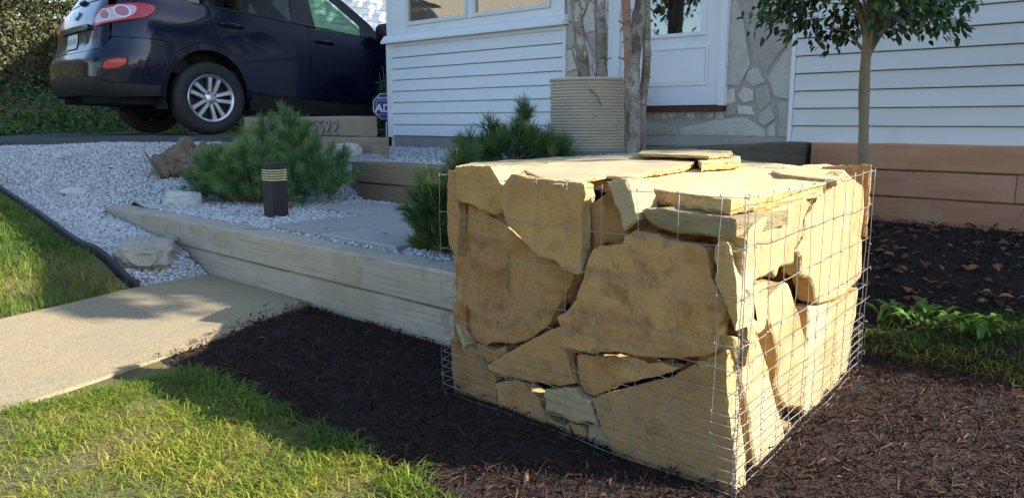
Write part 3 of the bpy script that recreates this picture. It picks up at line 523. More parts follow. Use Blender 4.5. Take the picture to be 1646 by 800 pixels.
def flag(name, poly, fr, thick, m, parent, depth=0., relief=.004, rough=.0028, edge=.006, tilt=(0, 0), seed=None, h=.03, seg=.012, m_side=None):
    """split slab: irregular outline, uneven split face, chipped arris, rough broken sides. fr(a,b,h)"""
    sd = random.random()*100 if seed is None else seed
    poly = densify(ccw(list(poly)), seg); n = len(poly)
    cx = sum(p[0] for p in poly)/n; cy = sum(p[1] for p in poly)/n
    jit = [(a+rough*fbm((a*60, b*60, sd), 3), b+rough*fbm((a*60, b*60, sd+9), 3)) for a, b in poly]
    ring = []
    for i in range(n):
        pa, pb = jit[i-1], jit[(i+1) % n]; tx, ty = pb[0]-pa[0], pb[1]-pa[1]; l = math.hypot(tx, ty) or 1
        ring.append((jit[i][0]-ty/l*.0055, jit[i][1]+tx/l*.0055))
    V, F = cdt(jit, h, .35, ring)
    def hh(a, b): return -depth+tilt[0]*(a-cx)+tilt[1]*(b-cy)+relief*(fbm((a*7, b*7, sd), 5)+.5*round(2.2*nz(a*9+sd, b*5, 3))/2)
    N = len(V); P3 = []
    # outline verts come first in the result; pull them back to make a worn arris
    for i, (a, b) in enumerate(V):
        e = edge*(.5+.9*abs(fbm((a*40, b*40, sd+4), 2))) if i < n else 0
        if i < n:
            k = 1+.0*e
        P3.append(fr(a, b, hh(a, b)-e))
    mbx = MB(); mbx.add(P3, F, True)
    # sides
    rings = [(V[i][0], V[i][1], hh(*V[i])-edge*(.5+.9*abs(fbm((V[i][0]*40, V[i][1]*40, sd+4), 2)))) for i in range(n)]
    vs = [fr(a, b, z) for a, b, z in rings]; ks = 4
    for q in range(1, ks+1):
        t = q/ks
        for i, (a, b, z) in enumerate(rings):
            pa, pb = V[i-1]; na, nb = V[(i+1) % n]; tx, ty = na-pa, nb-pb; l = math.hypot(tx, ty) or 1; ox, oy = ty/l, -tx/l
            o = .006*fbm((a*45, b*45, sd+20+q*1.7), 3)-.004*(t > .95)-.002
            zz = z+(-thick-z-depth)*t if True else 0
            vs.append(fr(a+ox*o, b+oy*o, zz+.003*nz(a*50, b*50, q+sd)))
    mbx.add(vs, [(q*n+i, q*n+(i+1) % n, (q+1)*n+(i+1) % n, (q+1)*n+i) for q in range(ks) for i in range(n)]+[tuple(range(ks*n, ks*n+n))], False)
    bm_o = obj(name, mbx, m, parent, recalc=False, sharp=18)
    if m_side is not None:
        bm_o.data.materials.append(m_side); nF_ = len(F); bm_o.data.polygons.foreach_set('material_index', [0 if i < nF_ else 1 for i in range(len(bm_o.data.polygons))])
    bm = bmesh.new(); bm.from_mesh(bm_o.data); bmesh.ops.remove_doubles(bm, verts=bm.verts, dist=1e-5); bmesh.ops.recalc_face_normals(bm, faces=bm.faces); bm.to_mesh(bm_o.data); bm.free(); bm_o.data.set_sharp_from_angle(angle=rad(18))
    return bm_o
def frF(a, b, h): return GN+dF*a+nF*(h-.012)+Vector((0, 0, b))
def frR(a, b, h): return GN+dR*a+nR*(h-.012)+Vector((0, 0, b))
FD = {'S1': (.05, .0), 'S2': (.07, -.004), 'S3': (.05, -.008), 'S4': (.045, .026), 'S4b': (.08, .03), 'S5': (.06, .0), 'S6': (.05, .006), 'S7': (.06, .03), 'S8': (.05, .004), 'S9': (.05, .018), 'S10': (.09, .0),
      'S11': (.05, .008), 'S12': (.05, .012), 'S13': (.06, .008), 'S14': (.07, .014), 'S15': (.055, .002), 'S16': (.06, .002), 'S17': (.045, .030), 'S17b': (.10, .0), 'S18': (.26, .004), 'S19': (.09, .0), 'S20': (.05, .05)}
TILT = {'S3': (.02, -.03), 'S4': (-.02, .03), 'S8': (.05, .02), 'S9': (-.03, .05), 'S16': (.0, -.02), 'S2': (.06, .10), 'S17b': (-.25, .12), 'S15': (0, -.01), 'S17': (.05, 0)}
def shrink(p, d):
    p = ccw(list(p)); n = len(p); out = []
    for i in range(n):
        (ax, ay), (cx_, cy_) = p[i-1], p[(i+1) % n]; tx, ty = cx_-ax, cy_-ay; l = math.hypot(tx, ty) or 1; out.append((p[i][0]-ty/l*d, p[i][1]+tx/l*d))
    return out
for k, p in FRONT.items():
    th, dp = FD[k]; p = shrink(p, .002)
    m = {'S10': SAND2, 'S18': DARKSAND, 'S17b': SAND2, 'S14': SAND2, 'S5': SAND2, 'S3': SANDL, 'S2': SANDL, 'S8': SANDL, 'S11': SANDL, 'S12': SANDL, 'S19': SANDL, 'S7': SANDL, 'S15': SANDG, 'S13': SANDG, 'S1': SANDL}.get(k, SAND)
    big = k in ('S10', 'S17b', 'S18', 'S14', 'S13')
    flag('stone', p, frF, th, m, gab, dp, m_side=SAND_SUNLIT if m in (SAND, SANDL, SANDG) else None, relief=.010 if big else .0045, edge=.006 if big else .0028, tilt=TILT.get(k, (0, 0)), seed=len(k)*7.3+p[0][0]*31, h=.024 if big else .03)  # stone edges take the sunlit tone
RD = {'R1': (.06, .0), 'R2': (.05, -.002), 'R3': (.07, -.004), 'R4': (.08, .006), 'R5': (.05, .002), 'R6': (.10, .004), 'R8': (.07, .02), 'R18': (.12, -.003), 'R9': (.05, .0), 'R10': (.05, .05)}
for k, p in RIGHT.items():
    if k == 'R18': continue
    th, dp = RD[k]
    flag('stone', p, frR, th, SAND2 if k in ('R9', 'R8') else SAND_SUNLIT, gab, dp, m_side=GOLD, relief=.005, tilt={'R2': (.0, -.03), 'R4': (.06, 0), 'R6': (.04, 0), 'R1': (0, .04)}.get(k, (0, 0)), seed=p[0][0]*47+3)
TH = {'T1': .034, 'T2': .019, 'T3': .03, 'T6': .02, 'T5': .026, 'T4': .012}
for k, (z, p) in TOP.items():
    def frT(a, b, h, z=z): return Vector((a, b, z+h))
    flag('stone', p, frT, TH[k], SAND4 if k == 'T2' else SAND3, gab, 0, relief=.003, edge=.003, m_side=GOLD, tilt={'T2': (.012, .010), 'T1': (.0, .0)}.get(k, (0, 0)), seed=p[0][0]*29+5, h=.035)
# vertical slab standing at the far right corner
def frC(a, b, h): return GR-dR*.04+(-dR)*h+dF*a+Vector((0, 0, b))
flag('stone', [(-.002, .44), (.16, .42), (.15, .655), (.07, .662), (-.002, .668)], frC, .03, SAND, gab, 0, seed=77)
# rubble filling the inside of the cage
def rock_mesh(c, d, seed, sub=2, amp=.22, flat=True):
    bm = bmesh.new(); bmesh.ops.create_icosphere(bm, subdivisions=sub, radius=1)
    for v in bm.verts:
        p = v.co.copy(); s = 1+amp*fbm((p.x*1.3+seed, p.y*1.3, p.z*1.3), 3)+amp*.35*fbm((p.x*5+seed, p.y*5, p.z*5), 3)
        q = Vector([math.copysign(abs(x)**.75, x) for x in p])*s; v.co = Vector((q.x*d[0], q.y*d[1], q.z*d[2]))
    V = [v.co+Vector(c) for v in bm.verts]; F = [[v.index for v in f.verts] for f in bm.faces]; bm.free(); return V, F
rz = math.atan2(dF.y, dF.x)
for i in range(38):
    a = random.uniform(.15, .74); b = random.uniform(.27, .86); z = random.uniform(.06, .56)
    c = GN+dF*a+dR*b+Vector((0, 0, z)); V, F = rock_mesh((0, 0, 0), (random.uniform(.09, .16), random.uniform(.09, .16), random.uniform(.03, .06)), i*3.1)
    R = Matrix.Rotation(random.random()*6, 3, 'Z') @ Matrix.Rotation(random.uniform(-.5, .5), 3, 'X')
    p = MB(); p.add([R @ v+c for v in V], F, False); obj('stone', p, SAND, gab)
# plain slabs closing the two faces turned away
for (o, d, n) in ((GL, dR, -nR), (GR, dF, -nF)):
    Ln = 1.06 if d is dR else .93
    for (x0, x1, z0, z1) in [(.02, .45, .0, .30), (.47, Ln-.06, .0, .24), (.02, .36, .31, .60), (.38, .72, .26, .62), (.74, Ln-.06, .25, .61)]:
        def frB(a, b, h, o=o, d=d, n=n): return o+d*a+n*(h-.012)+Vector((0, 0, b))
        flag('stone', [(x0+.02, z0), (x1, z0+.01), (x1-.03, z1), ((x0+x1)/2, z1+.02), (x0, z1-.03)], frB, .05, SAND, gab, 0, seed=x0*13+z0*7+Ln, h=.06, seg=.03)
# wire mesh: graded rows, close together near the ground
ROWS = [.648, .541, .437, .334, .281, .232, .182, .156, .131, .106, .081, .056, .031, .006]
def wire_side(a0, L, d, n, nv, seed, closed=True):
    p = MB(); k = 28
    for r, z in enumerate(ROWS):
        pts = []
        for i in range(k+1):
            t = L*i/k; pts.append(a0+d*t+n*(.006+.006*fbm((t*6+seed, z*9, r), 2))+Vector((0, 0, z+.006*fbm((t*5+seed, r*3.3, 1), 2)-(.004*math.sin(t/L*math.pi) if r == 0 else 0))))
        p.tube(pts, .0011, 4, smooth=True)
    for c in range(nv):
        t0 = L*(c+.5)/nv; pts = []
        for i in range(14):
            z = .006+(.655-.006)*i/13; t = t0+.006*fbm((c*3.1+seed, z*5, 2), 2)+(.012*fbm((c*1.7, seed, 4), 1))
            pts.append(a0+d*t+n*(.006+.006*fbm((t*6+seed, z*9, 0), 2))+Vector((0, 0, z)))
        p.tube(pts, .0009, 4)
        for z in ROWS:                                     # hinge knots
            c0 = a0+d*(t0+.001)+n*.008+Vector((0, 0, z)); p.tube([c0-Vector((0, 0, .003)), c0+Vector((0, 0, .003))], .0014, 4)
    return obj('wire_panel', p, WIRE, gab, recalc=False, sharp=0)
wire_side(GN, (GL-GN).length, dF, nF, 9, 1.); wire_side(GN, (GR-GN).length, dR, nR, 11, 5.)
wire_side(GL, (GK-GL).length, dR, -nR, 9, 8.); wire_side(GR, (GK-GR).length, dF, -nF, 8, 12.)
# corner lacing, wire ends sticking out
for C0, cnt in ((GN, 40), (GL, 2), (GR, 3)):
    p = MB(); nn_ = (nF+nR).normalized() if C0 is GN else (nF-nR).normalized() if C0 is GL else (nR-nF).normalized()
    b0 = C0+nn_*.008
    for off in ((-.004, .004) if C0 is GN else (0,)): p.tube([b0+dF*off+Vector((.003*nz(i*.5, off*90), .003*nz(i*.7, off*50, 3), .655*i/16)) for i in range(17)], .0012 if C0 is GN else .0009, 4)
    if C0 is GN: zs = [.02+.36*(i/cnt)**1.1 for i in range(cnt)]
    else: zs = [.05+.55*i/cnt for i in range(cnt)]
    for i, z in enumerate(zs):
        a = Vector((random.uniform(-1, 1), random.uniform(-1, 1), random.uniform(-.9, .9))).normalized(); l = random.uniform(.006, .015)
        o0 = b0+Vector((random.uniform(-.004, .004), random.uniform(-.004, .004), z))
        p.tube([o0-a*l*.6, o0+Vector((0, 0, .002)), o0+a*l+nn_*.004], .0011, 4)
    for z in (ROWS if C0 is GN else ()):
        p.tube([b0+Vector((.007*math.cos(q*1.1), .007*math.sin(q*1.1), z+.0016*q-.005)) for q in range(8)], .0009, 4)
    for (C1, d, n) in ((GL, -dF, nF), (GR, dR, nR)):
        if C1 is not C0: continue
        for z in ROWS[3::2]: p.tube([C0+n*.006+Vector((0, 0, z)), C0+n*.012+d*.012+Vector((0, 0, z+.006)), C0+n*.016+d*random.uniform(.004, .02)+Vector((0, 0, z+random.uniform(-.012, .014)))], .0011, 4)
    tag(obj('corner_lacing', p, WIRE, gab, recalc=False, sharp=0), kind='stuff')

# ------------------------------------------------------------------ house
VH = 5.05
house = thing('house', 'white sided house with a glazed front door and a wall of irregular pale veneer stone', 'house', W(2.2, 5.05, .5))
HL = wloc(house)
def hbox(name, m, u0, u1, z0, z1, d0, d1, parent=house):
    """box on the front wall; d0..d1 is the distance out of the wall plane"""
    p = MB(); p.ubox(u0, u1, VH-d1, VH-d0, z0, z1); return obj(name, p, m, parent)
# masonry body, side and back walls, gables and roof
p = MB()
p.ubox(-1.93, 6.44, VH+.02, VH+.14, .30, 3.95); obj('wall', p, TRIM, house)
for u0, u1 in ((-1.93, -1.80), (6.30, 6.43)):
    p = MB(); z1 = 3.95
    def frG(a, b, h, u0=u0, u1=u1): return W(u0+(u1-u0)*h, a, b)
    p.prism([(VH+.141, .3), (13, .3), (13, z1), (9, 6.9), (VH+.141, z1)], frG, 0, 1); obj('gable_wall', p, TRIM, house)
p = MB(); p.ubox(-1.9, 6.4, 13.0, 13.12, .3, 3.95); obj('wall', p, TRIM, house)
for a, b in (((4.72, 3.80), (9.0, 6.91)), ((13.35, 3.80), (9.0, 6.91))):
    p = MB(); n = Vector((0, -(b[1]-a[1]), b[0]-a[0])).normalized()*.1; n = n if n.z > 0 else -n
    def frQ(x, y, h, a=a, b=b, n=n): return W(-2.2+8.9*x, a[0]+(b[0]-a[0])*y+n.y*h, a[1]+(b[1]-a[1])*y+n.z*h)
    p.prism([(0, 0), (1, 0), (1, 1), (0, 1)], frQ, 0, 1); obj('roof', p, ROOFM, house)
p = MB(); p.ubox(-2.2, 6.7, 4.70, 4.78, 3.72, 3.86); obj('gutter', p, TRIM, house)
# lap siding, every course a board of its own
def board_mesh(name, L, exp, m=None):
    q = [(0, .006), (.023, .006), (.024, .009), (.009, exp), (0, exp)]
    p = MB(); k = max(2, int(L/.35)); sd = random.random()*40; vs = []
    for i in range(k+1):
        t = L*i/k; dz = .0012*nz(t*1.3+sd, 1.)
        vs += [W(t, -d, z+dz) for d, z in q]
    p.add(vs, [(i*5+j, i*5+(j+1) % 5, i*5+5+(j+1) % 5, i*5+5+j) for i in range(k) for j in range(5)]+[tuple(range(5)), tuple(range(k*5, k*5+5))])
    me = bpy.data.meshes.new(name); me.from_pydata(p.v, [], p.f); fixn(me); me.materials.append(m or SIDING); return me
bR = [board_mesh('siding_board', 2.165+1.93, .1115, SIDING_BOUNCE) for _ in range(3)]; bL = [board_mesh('siding_board', 6.352-4.125, .1105) for _ in range(3)]
def put(me, loc, parent, name):
    o = bpy.data.objects.new(name, me); COL.objects.link(o); o.parent = parent; o.location = Vector(loc)-wloc(parent); return o
for k in range(29): put(bR[k % 3], W(-1.93, VH, .655+.1115*k), house, 'siding_board')
for k in range(8): put(bL[k % 3], W(4.125, VH, .652+.1105*k), house, 'siding_board')
hbox('corner_trim', TRIM, 2.168, 2.195, .655, 3.9, 0, .024)
hbox('corner_trim', TRIM, 4.098, 4.124, .652, 1.566, 0, .024)
hbox('corner_trim', TRIM, 6.353, 6.44, .64, 1.575, -.02, .026)
hbox('foundation', FOUND, 4.1, 6.36, .40, .648, -.015, .004)
# porch wall above the sill: trim boards, sloped sill, two windows
hbox('frieze_board', TRIM, 4.12, 6.38, 1.537, 1.574, 0, .02)
p = MB(); q = [(-.0, 1.578), (.075, 1.568), (.078, 1.580), (.075, 1.594), (.03, 1.648), (0, 1.652)]
vs = [W(u, VH-d, z) for u in (4.08, 6.46) for d, z in q]
p.add(vs, [tuple(range(6)), tuple(range(6, 12))]+[(j, (j+1) % 6, 6+(j+1) % 6, 6+j) for j in range(6)]); obj('sill', p, TRIM, house)
hbox('wall_panel', TRIM, 6.125, 6.44, 1.653, 3.9, -.02, .012); hbox('wall_panel', TRIM, 4.12, 4.262, 1.653, 3.9, -.02, .012)
hbox('wall_panel', TRIM, 4.264, 6.123, 1.653, 1.722, -.02, .010); hbox('wall_panel', TRIM, 4.264, 6.123, 2.92, 3.9, -.02, .010)
hbox('mullion', TRIM, 5.186, 5.252, 1.724, 2.918, -.02, .014)
def window(u0, u1, z0, z1, fw_=.036, parent=house, frm=VINYL):
    p = MB()
    for a in ((u0, u1, z0, z0+fw_), (u0, u1, z1-fw_, z1), (u0, u0+fw_, z0+fw_, z1-fw_), (u1-fw_, u1, z0+fw_, z1-fw_)): p.ubox(a[0], a[1], VH-.024, VH+.03, a[2], a[3])
    o = obj('window', p, frm, parent); 
    p = MB(); p.ubox(u0+fw_, u1-fw_, VH-.004, VH+.002, z0+fw_, z1-fw_); obj('pane', p, PANE, o)
    p = MB(); vs = []; k = 40
    for i in range(k+1):
        u = u0+.02+(u1-u0-.04)*i/k; d = .012*math.sin(i*1.9)+.01*nz(i*.6, u0)
        vs += [W(u, VH+.014+.012+d*.6, z0+.02), W(u, VH+.014+.012+d*.6, z1)]
    p.add(vs, [(i*2, i*2+2, i*2+3, i*2+1) for i in range(k)], True); obj('curtain', p, CURT, o, recalc=False)
    return o
window(5.254, 6.121, 1.724, 2.918); window(4.266, 5.184, 1.724, 2.918)
# front door
hbox('door_frame', TRIM, 3.552, 3.60, .91, 3.0, -.02, .05); hbox('door_frame', TRIM, 3.602, 3.665, .70, 3.05, -.02, .028)
hbox('door_frame', TRIM, 2.655, 2.700, .91, 3.0, -.02, .045); hbox('door_frame', TRIM, 2.655, 3.60, 3.002, 3.08, -.02, .045)
dr = MB(); 
for a in ((2.703, 3.549, .915, 1.40), (2.703, 3.549, 2.72, 2.998), (2.703, 2.84, 1.4001, 2.7199), (3.40, 3.549, 1.4001, 2.7199)): dr.ubox(a[0], a[1], VH-.022, VH+.02, a[2], a[3])
door = obj('door', dr, TRIM, house)
p = MB(); p.ubox(2.862, 3.378, VH-.006, VH+.0, 1.425, 2.695); obj('pane', p, PANE, door)
p = MB()
for a in ((2.822, 3.418, 1.40, 1.425), (2.822, 3.418, 2.695, 2.72), (2.822, 2.862, 1.4252, 2.6948), (3.378, 3.418, 1.4252, 2.6948)): p.ubox(a[0], a[1], VH-.036, VH-.0222, a[2], a[3])
obj('glazing_bead', p, TRIM, door)
p = MB()
for a in ((2.795, 3.455, 1.055, 1.073), (2.795, 3.455, 1.312, 1.33), (2.795, 2.813, 1.0732, 1.3118), (3.437, 3.455, 1.0732, 1.3118)): p.ubox(a[0], a[1], VH-.032, VH-.0222, a[2], a[3])
obj('panel_moulding', p, TRIM, door)
p = MB(); p.ubox(2.82, 3.43, VH-.028, VH-.0222, 1.08, 1.305); obj('door_panel', p, TRIM, door)
p = MB(); p.tube([W(3.49, VH-.03, 1.62), W(3.49, VH-.08, 1.62)], .011, 8); p.tube([W(3.49, VH-.08, 1.62), W(3.40, VH-.085, 1.615)], .010, 8); obj('handle', p, CHROME, door)
hbox('threshold', THRESH, 2.66, 3.60, .872, .908, -.02, .055)
# dark hall and porch behind the glass
p = MB(); p.ubox(2.5, 3.7, VH+.62, VH+.66, .7, 3.2); obj('room_wall', p, DARK, house)
p = MB(); p.ubox(4.2, 6.3, VH+1.0, VH+1.04, .7, 3.2); obj('room_wall', p, ROOM, house)
for wl_ in [o for o in house.children if o.name.startswith('wall') and not o.name.startswith('wall_p')][:1]:
    bpy.data.objects.remove(wl_)
for a in ((-1.93, 2.60, .3, 3.95), (3.66, 4.20, .3, 3.95), (2.6001, 3.6599, .3, .88), (2.6001, 3.6599, 3.0, 3.95), (4.2001, 6.44, .3, 1.70), (4.2001, 6.44, 2.94, 3.95), (6.14, 6.44, 1.7001, 2.9399)):
    hbox('wall', MORTAR if a[0] in (2.6001, 3.66) or a[1] == 2.60 else TRIM, a[0], a[1], a[2], a[3], -.14, -.0205)
p = MB(); p.ubox(-1.78, 6.28, VH+.16, 12.9, .66, .70); obj('room_floor', p, DARK, house)
p = MB(); p.ubox(-1.78, 6.28, VH+.16, 12.9, 3.1, 3.14); obj('room_ceiling', p, ROOM, house)
# mortar bed and veneer stones
hbox('mortar', MORTAR, 2.196, 2.654, .62, 3.9, -.02, -.002); hbox('mortar', MORTAR, 2.6545, 4.097, .62, .871, -.02, -.002); hbox('mortar', MORTAR, 3.667, 4.097, .8712, 3.9, -.02, -.002)
def clip(poly, a, b, c):
    out = []
    for i in range(len(poly)):
        p, q = poly[i], poly[(i+1) % len(poly)]; dp = a*p[0]+b*p[1]-c; dq = a*q[0]+b*q[1]-c
        if dp <= 0: out.append(p)
        if dp*dq < 0: t = dp/(dp-dq); out.append((p[0]+(q[0]-p[0])*t, p[1]+(q[1]-p[1])*t))
    return out
def voronoi(rect, pts, gap):
    u0, u1, z0, z1 = rect; cells = []
    for i, p in enumerate(pts):
        c = [(u0, z0), (u1, z0), (u1, z1), (u0, z1)]
        for j, q in enumerate(pts):
            if i == j or math.dist(p, q) > 1.3: continue
            a, b = q[0]-p[0], q[1]-p[1]; l = math.hypot(a, b); g = gap*(.5+random.random())/2
            c = clip(c, a/l, b/l, (a*(p[0]+q[0])+b*(p[1]+q[1]))/2/l-g)
            if len(c) < 3: break
        if len(c) >= 3: cells.append(c)
    return cells
def frV(a, b, h): return W(a, VH-h, b)
rv = random.Random(5)
def sites(u0, u1, z0, z1, n, dmin):
    o = []; k = 0
    while len(o) < n and k < 4000:
        k += 1; p = (rv.uniform(u0, u1), rv.uniform(z0, z1))
        if all(math.dist(p, q) > dmin*(.6+.8*rv.random()) for q in o): o.append(p)
    return o
cells = []
# stones traced by eye beside the door: tall wedges above, small pieces low down
cells += [[(2.655, 1.05), (2.655, 1.60), (2.615, 1.62), (2.56, 1.50), (2.49, 1.18), (2.56, 1.04)], [(2.545, 1.60), (2.60, 1.63), (2.655, 1.64), (2.655, 2.0), (2.44, 2.0), (2.42, 1.72)], [(2.47, 1.20), (2.53, 1.48), (2.47, 1.62), (2.36, 1.66), (2.22, 1.62), (2.20, 1.35), (2.38, 1.12)],
          [(2.36, 1.09), (2.20, 1.32), (2.197, .94), (2.30, .96)], [(2.50, 1.14), (2.44, 1.16), (2.37, 1.06), (2.45, 1.03), (2.52, 1.07)], [(2.53, 1.03), (2.46, 1.01), (2.45, .94), (2.52, .92), (2.57, .98)],
          [(2.44, 1.01), (2.35, 1.04), (2.33, .93), (2.40, .87), (2.44, .93)], [(2.655, 1.02), (2.60, 1.02), (2.585, .93), (2.655, .915)], [(2.40, .85), (2.33, .90), (2.29, .82), (2.36, .77), (2.41, .80)],
          [(2.28, .93), (2.198, .92), (2.198, .70), (2.27, .70), (2.26, .80)], [(2.34, .755), (2.29, .79), (2.285, .70), (2.34, .70)], [(2.57, .905), (2.47, .90), (2.43, .84), (2.56, .85)], [(2.655, .87), (2.58, .885), (2.575, .845), (2.655, .835)]]
cells.append([(2.36, .70), (2.36, .74), (2.50, .825), (2.72, .81), (3.02, .75), (3.02, .70)])
cells.append([(3.04, .70), (3.04, .755), (3.30, .80), (3.62, .80), (3.62, .70)])
u = 2.67
while u < 3.6:
    wd = rv.uniform(.04, .085); cells.append([(u, .835-.02*rv.random()), (u+wd, .83-.02*rv.random()), (u+wd, .862), (u+wd*.4, .868), (u, .86)] if u < 3.55 else [(u, .82), (u+.02, .82), (u+.02, .86)]); u += wd+.012
cells += voronoi((2.2, 2.65, 1.70, 3.85), sites(2.2, 2.65, 1.85, 3.85, 22, .2), .018)
cells = [c for c in cells if not (min(p[1] for p in c) < 1.72 and min(p[1] for p in c) >= 1.69 and len(cells) > 99)]
cells += voronoi((3.67, 4.095, .66, 3.85), sites(3.67, 4.095, .66, 3.85, 42, .17), .016)
for c in cells:
    if min(q[1] for q in c) < 1.99 and min(q[1] for q in c) > 1.68 and max(q[0] for q in c) < 2.7 and c[0] != (2.545, 1.60):
        c = clip(c, 0, -1, -2.02)
        if len(c) < 3: continue
    flag('stone', c, frV, .012, VENEER, house, -.006-.003*rv.random(), relief=.009, edge=.003, rough=.004, h=.06, seg=.03)
# door step
st = MB(); st.ubox(2.2, 3.9, 4.15, 5.03, .45, .600)
tag(obj('door_step', st, STEP, None, W(3.05, 4.6, .45)), 'broad grey concrete slab at the foot of the front door', 'step')

# neighbour beyond the drive
nb = thing('house', 'white sided neighbouring house beyond the parked car', 'house', W(13, 11, 1))
p = MB(); p.ubox(13.0, 19, 7.6, 20, .6, 5.2); obj('wall', p, TRIM, nb)
for k in range(36):
    p = MB(); z = 1.05+.115*k; p.add([W(u, v, zz) for v in (7.6, 20) for u, zz in ((12.995, z), (12.972, z+.002), (12.99, z+.125))], [(0, 1, 2), (5, 4, 3), (0, 3, 4, 1), (1, 4, 5, 2), (2, 5, 3, 0)])
    obj('siding_board', p, SIDING, nb)
p = MB(); p.prism([(12.7, 5.0), (16, 7.2), (19.3, 5.0), (19.3, 5.15), (16, 7.4), (12.7, 5.15)], lambda a, b, h: W(a, 7.3+h*13, b), 0, 1); obj('roof', p, ROOFM, nb)
# tan house across the street side, seen only as a reflection
th = thing('house', 'tan sided house with white windows mirrored in the front windows', 'house', Vector((-19, 6, .6)))
p = MB(); p.box((-21, 8.5, 2.8), (6, 9, 5)); obj('wall', p, TANSIDE, th)
for y in (5.0, 7.2, 10.2):
    p = MB(); p.box((-17.97, y, 2.5), (.06, 1.3, 1.6)); f = obj('window', p, TRIM, th); p = MB(); p.box((-17.93, y, 2.5), (.04, 1.1, 1.4)); obj('pane', p, GLOSSBK, f)
p = MB(); p.prism([(-24.5, 5.2), (-21, 7.6), (-17.5, 5.2)], lambda a, b, h: Vector((a, 3.6+h*9.8, b)), 0, 1); obj('roof', p, ROOFM, th)
# pale garage beyond the hedge
gg = thing('garage', 'pale grey garage with dark posts glimpsed above the sunlit hedge', 'garage', W(24, 6, 1.2))
p = MB(); p.ubox(24, 29, 1, 11.0, .8, 5.5); obj('wall', p, GREYWALL, gg)
for v in (6.3, 6.9, 9.0):
    p = MB(); p.ubox(23.9, 23.99, v, v+.1, .9, 5.4); obj('post', p, BLKPL, gg)

# ------------------------------------------------------------------ parked car: every panel is cut from one body surface body(t, z); t runs along the flank and round the rear corner
def pch(tab):
    xs = [a for a, b in tab]; ys = [b for a, b in tab]; n = len(xs); d = [(ys[i+1]-ys[i])/(xs[i+1]-xs[i]) for i in range(n-1)]
    mlist = [d[0]]+[0 if d[i-1]*d[i] <= 0 else 2*d[i-1]*d[i]/(d[i-1]+d[i]) for i in range(1, n-1)]+[d[-1]]
    def f(z):
        if z <= xs[0]: return ys[0]
        if z >= xs[-1]: return ys[-1]
        i = max(j for j in range(n-1) if xs[j] <= z); h = xs[i+1]-xs[i]; t = (z-xs[i])/h
        return (1+2*t)*(1-t)**2*ys[i]+t*(1-t)**2*h*mlist[i]+t*t*(3-2*t)*ys[i+1]+t*t*(t-1)*h*mlist[i+1]
    return f
WT = pch([(.18, .84), (.3, .885), (.42, .918), (.55, .932), (.70, .945), (.85, .945), (.98, .932), (1.08, .908), (1.14, .885), (1.2, .855), (1.6, .70), (1.68, .6), (1.72, .4)])
XT = pch([(.2, -.90), (.3, -.98), (.38, -1.045), (.5, -1.08), (.64, -1.08), (.72, -1.045), (.78, -1.01), (.84, -.995), (1.0, -.98), (1.1, -.95), (1.2, -.89), (1.5, -.68), (1.62, -.53), (1.72, -.28)])
RX, RY, BOW = .42, .36, .06
LA = math.pi/2*math.sqrt((RX*RX+RY*RY)/2)
def body0(t, z):
    w_ = WT(z); xr = XT(z); xc = xr+BOW*((w_-RY)/w_)**2+RX
    if t >= xc:
        k = max(0, (t-2.3)/1.4); return Vector((t, -w_*(1-.10*k*k), z))
    if t >= xc-LA:
        a = (xc-t)/LA*math.pi/2; return Vector((xc-RX*math.sin(a), -(w_-RY)-RY*math.cos(a), z))
    y = (w_-RY)-(xc-LA-t); return Vector((xr+BOW*(y/w_)**2, -y, z))
def tmid(z): return XT(z)+BOW*((WT(z)-RY)/WT(z))**2+RX-LA-(WT(z)-RY)
def body(t, z, off=0.):
    p = body0(t, z); e = .004; n = (body0(t+e, z)-body0(t-e, z)).cross(body0(t, z+e)-body0(t, z-e)); n.normalize()
    return p+n*off if n.dot(Vector((p.x-.8, p.y, 0))) > 0 else p-n*off
CO = W(8.42, 3.71, .665); CY = rad(43.2); CP = rad(2.2)
_f = Vector((math.cos(CY)*math.cos(CP), math.sin(CY)*math.cos(CP), -math.sin(CP))); _l = Vector((-math.sin(CY), math.cos(CY), 0)); _u = _f.cross(_l)
def CW(p): return CO+_f*p[0]+_l*p[1]+_u*p[2]
car = thing('parked_car', 'dark navy suv parked nose in on the asphalt driveway', 'car', CO)
def cobj(name, mb, m, parent=car, sharp=40, recalc=True):
    mb.v = [tuple(CW(v)) for v in mb.v]; return obj(name, mb, m, parent, recalc=recalc, sharp=sharp)
def rnd_poly(poly, r, k=4):
    out = []; n = len(poly)
    for i in range(n):
        a, b, c = poly[i-1], poly[i], poly[(i+1) % n]; la, lc = math.dist(a, b), math.dist(b, c); ra, rc = min(r, la*.45), min(r, lc*.45)
        p = (b[0]+(a[0]-b[0])*ra/la, b[1]+(a[1]-b[1])*ra/la); q = (b[0]+(c[0]-b[0])*rc/lc, b[1]+(c[1]-b[1])*rc/lc)
        for j in range(k+1):
            t = j/k; out.append(((1-t)**2*p[0]+2*t*(1-t)*b[0]+t*t*q[0], (1-t)**2*p[1]+2*t*(1-t)*b[1]+t*t*q[1]))
    return out
def patch(name, poly, m, off=0., thick=.012, h=.06, parent=car, side=1, seg=.04, edge=.003, sharp=32):
    """panel over polygon (t,z), proud of the body by off; side=-1 mirrors it to the other flank"""
    poly = densify(ccw(list(poly)), seg); V, F = cdt(poly, h, .3); n = len(poly)
    def mp(a, b, o):
        q = body(a, b, o); return Vector((q.x, q.y*side, q.z))
    top = [mp(a, b, off) for a, b in V]; low = [mp(a, b, off-edge) for a, b in poly]; bot = [mp(a, b, off-thick) for a, b in poly]
    p = MB(); N = len(V)
    p.add(top+bot, F+[(i, (i+1) % n, N+(i+1) % n, N+i) for i in range(n)], True)
    o = cobj(name, p, m, parent, sharp)
    return o
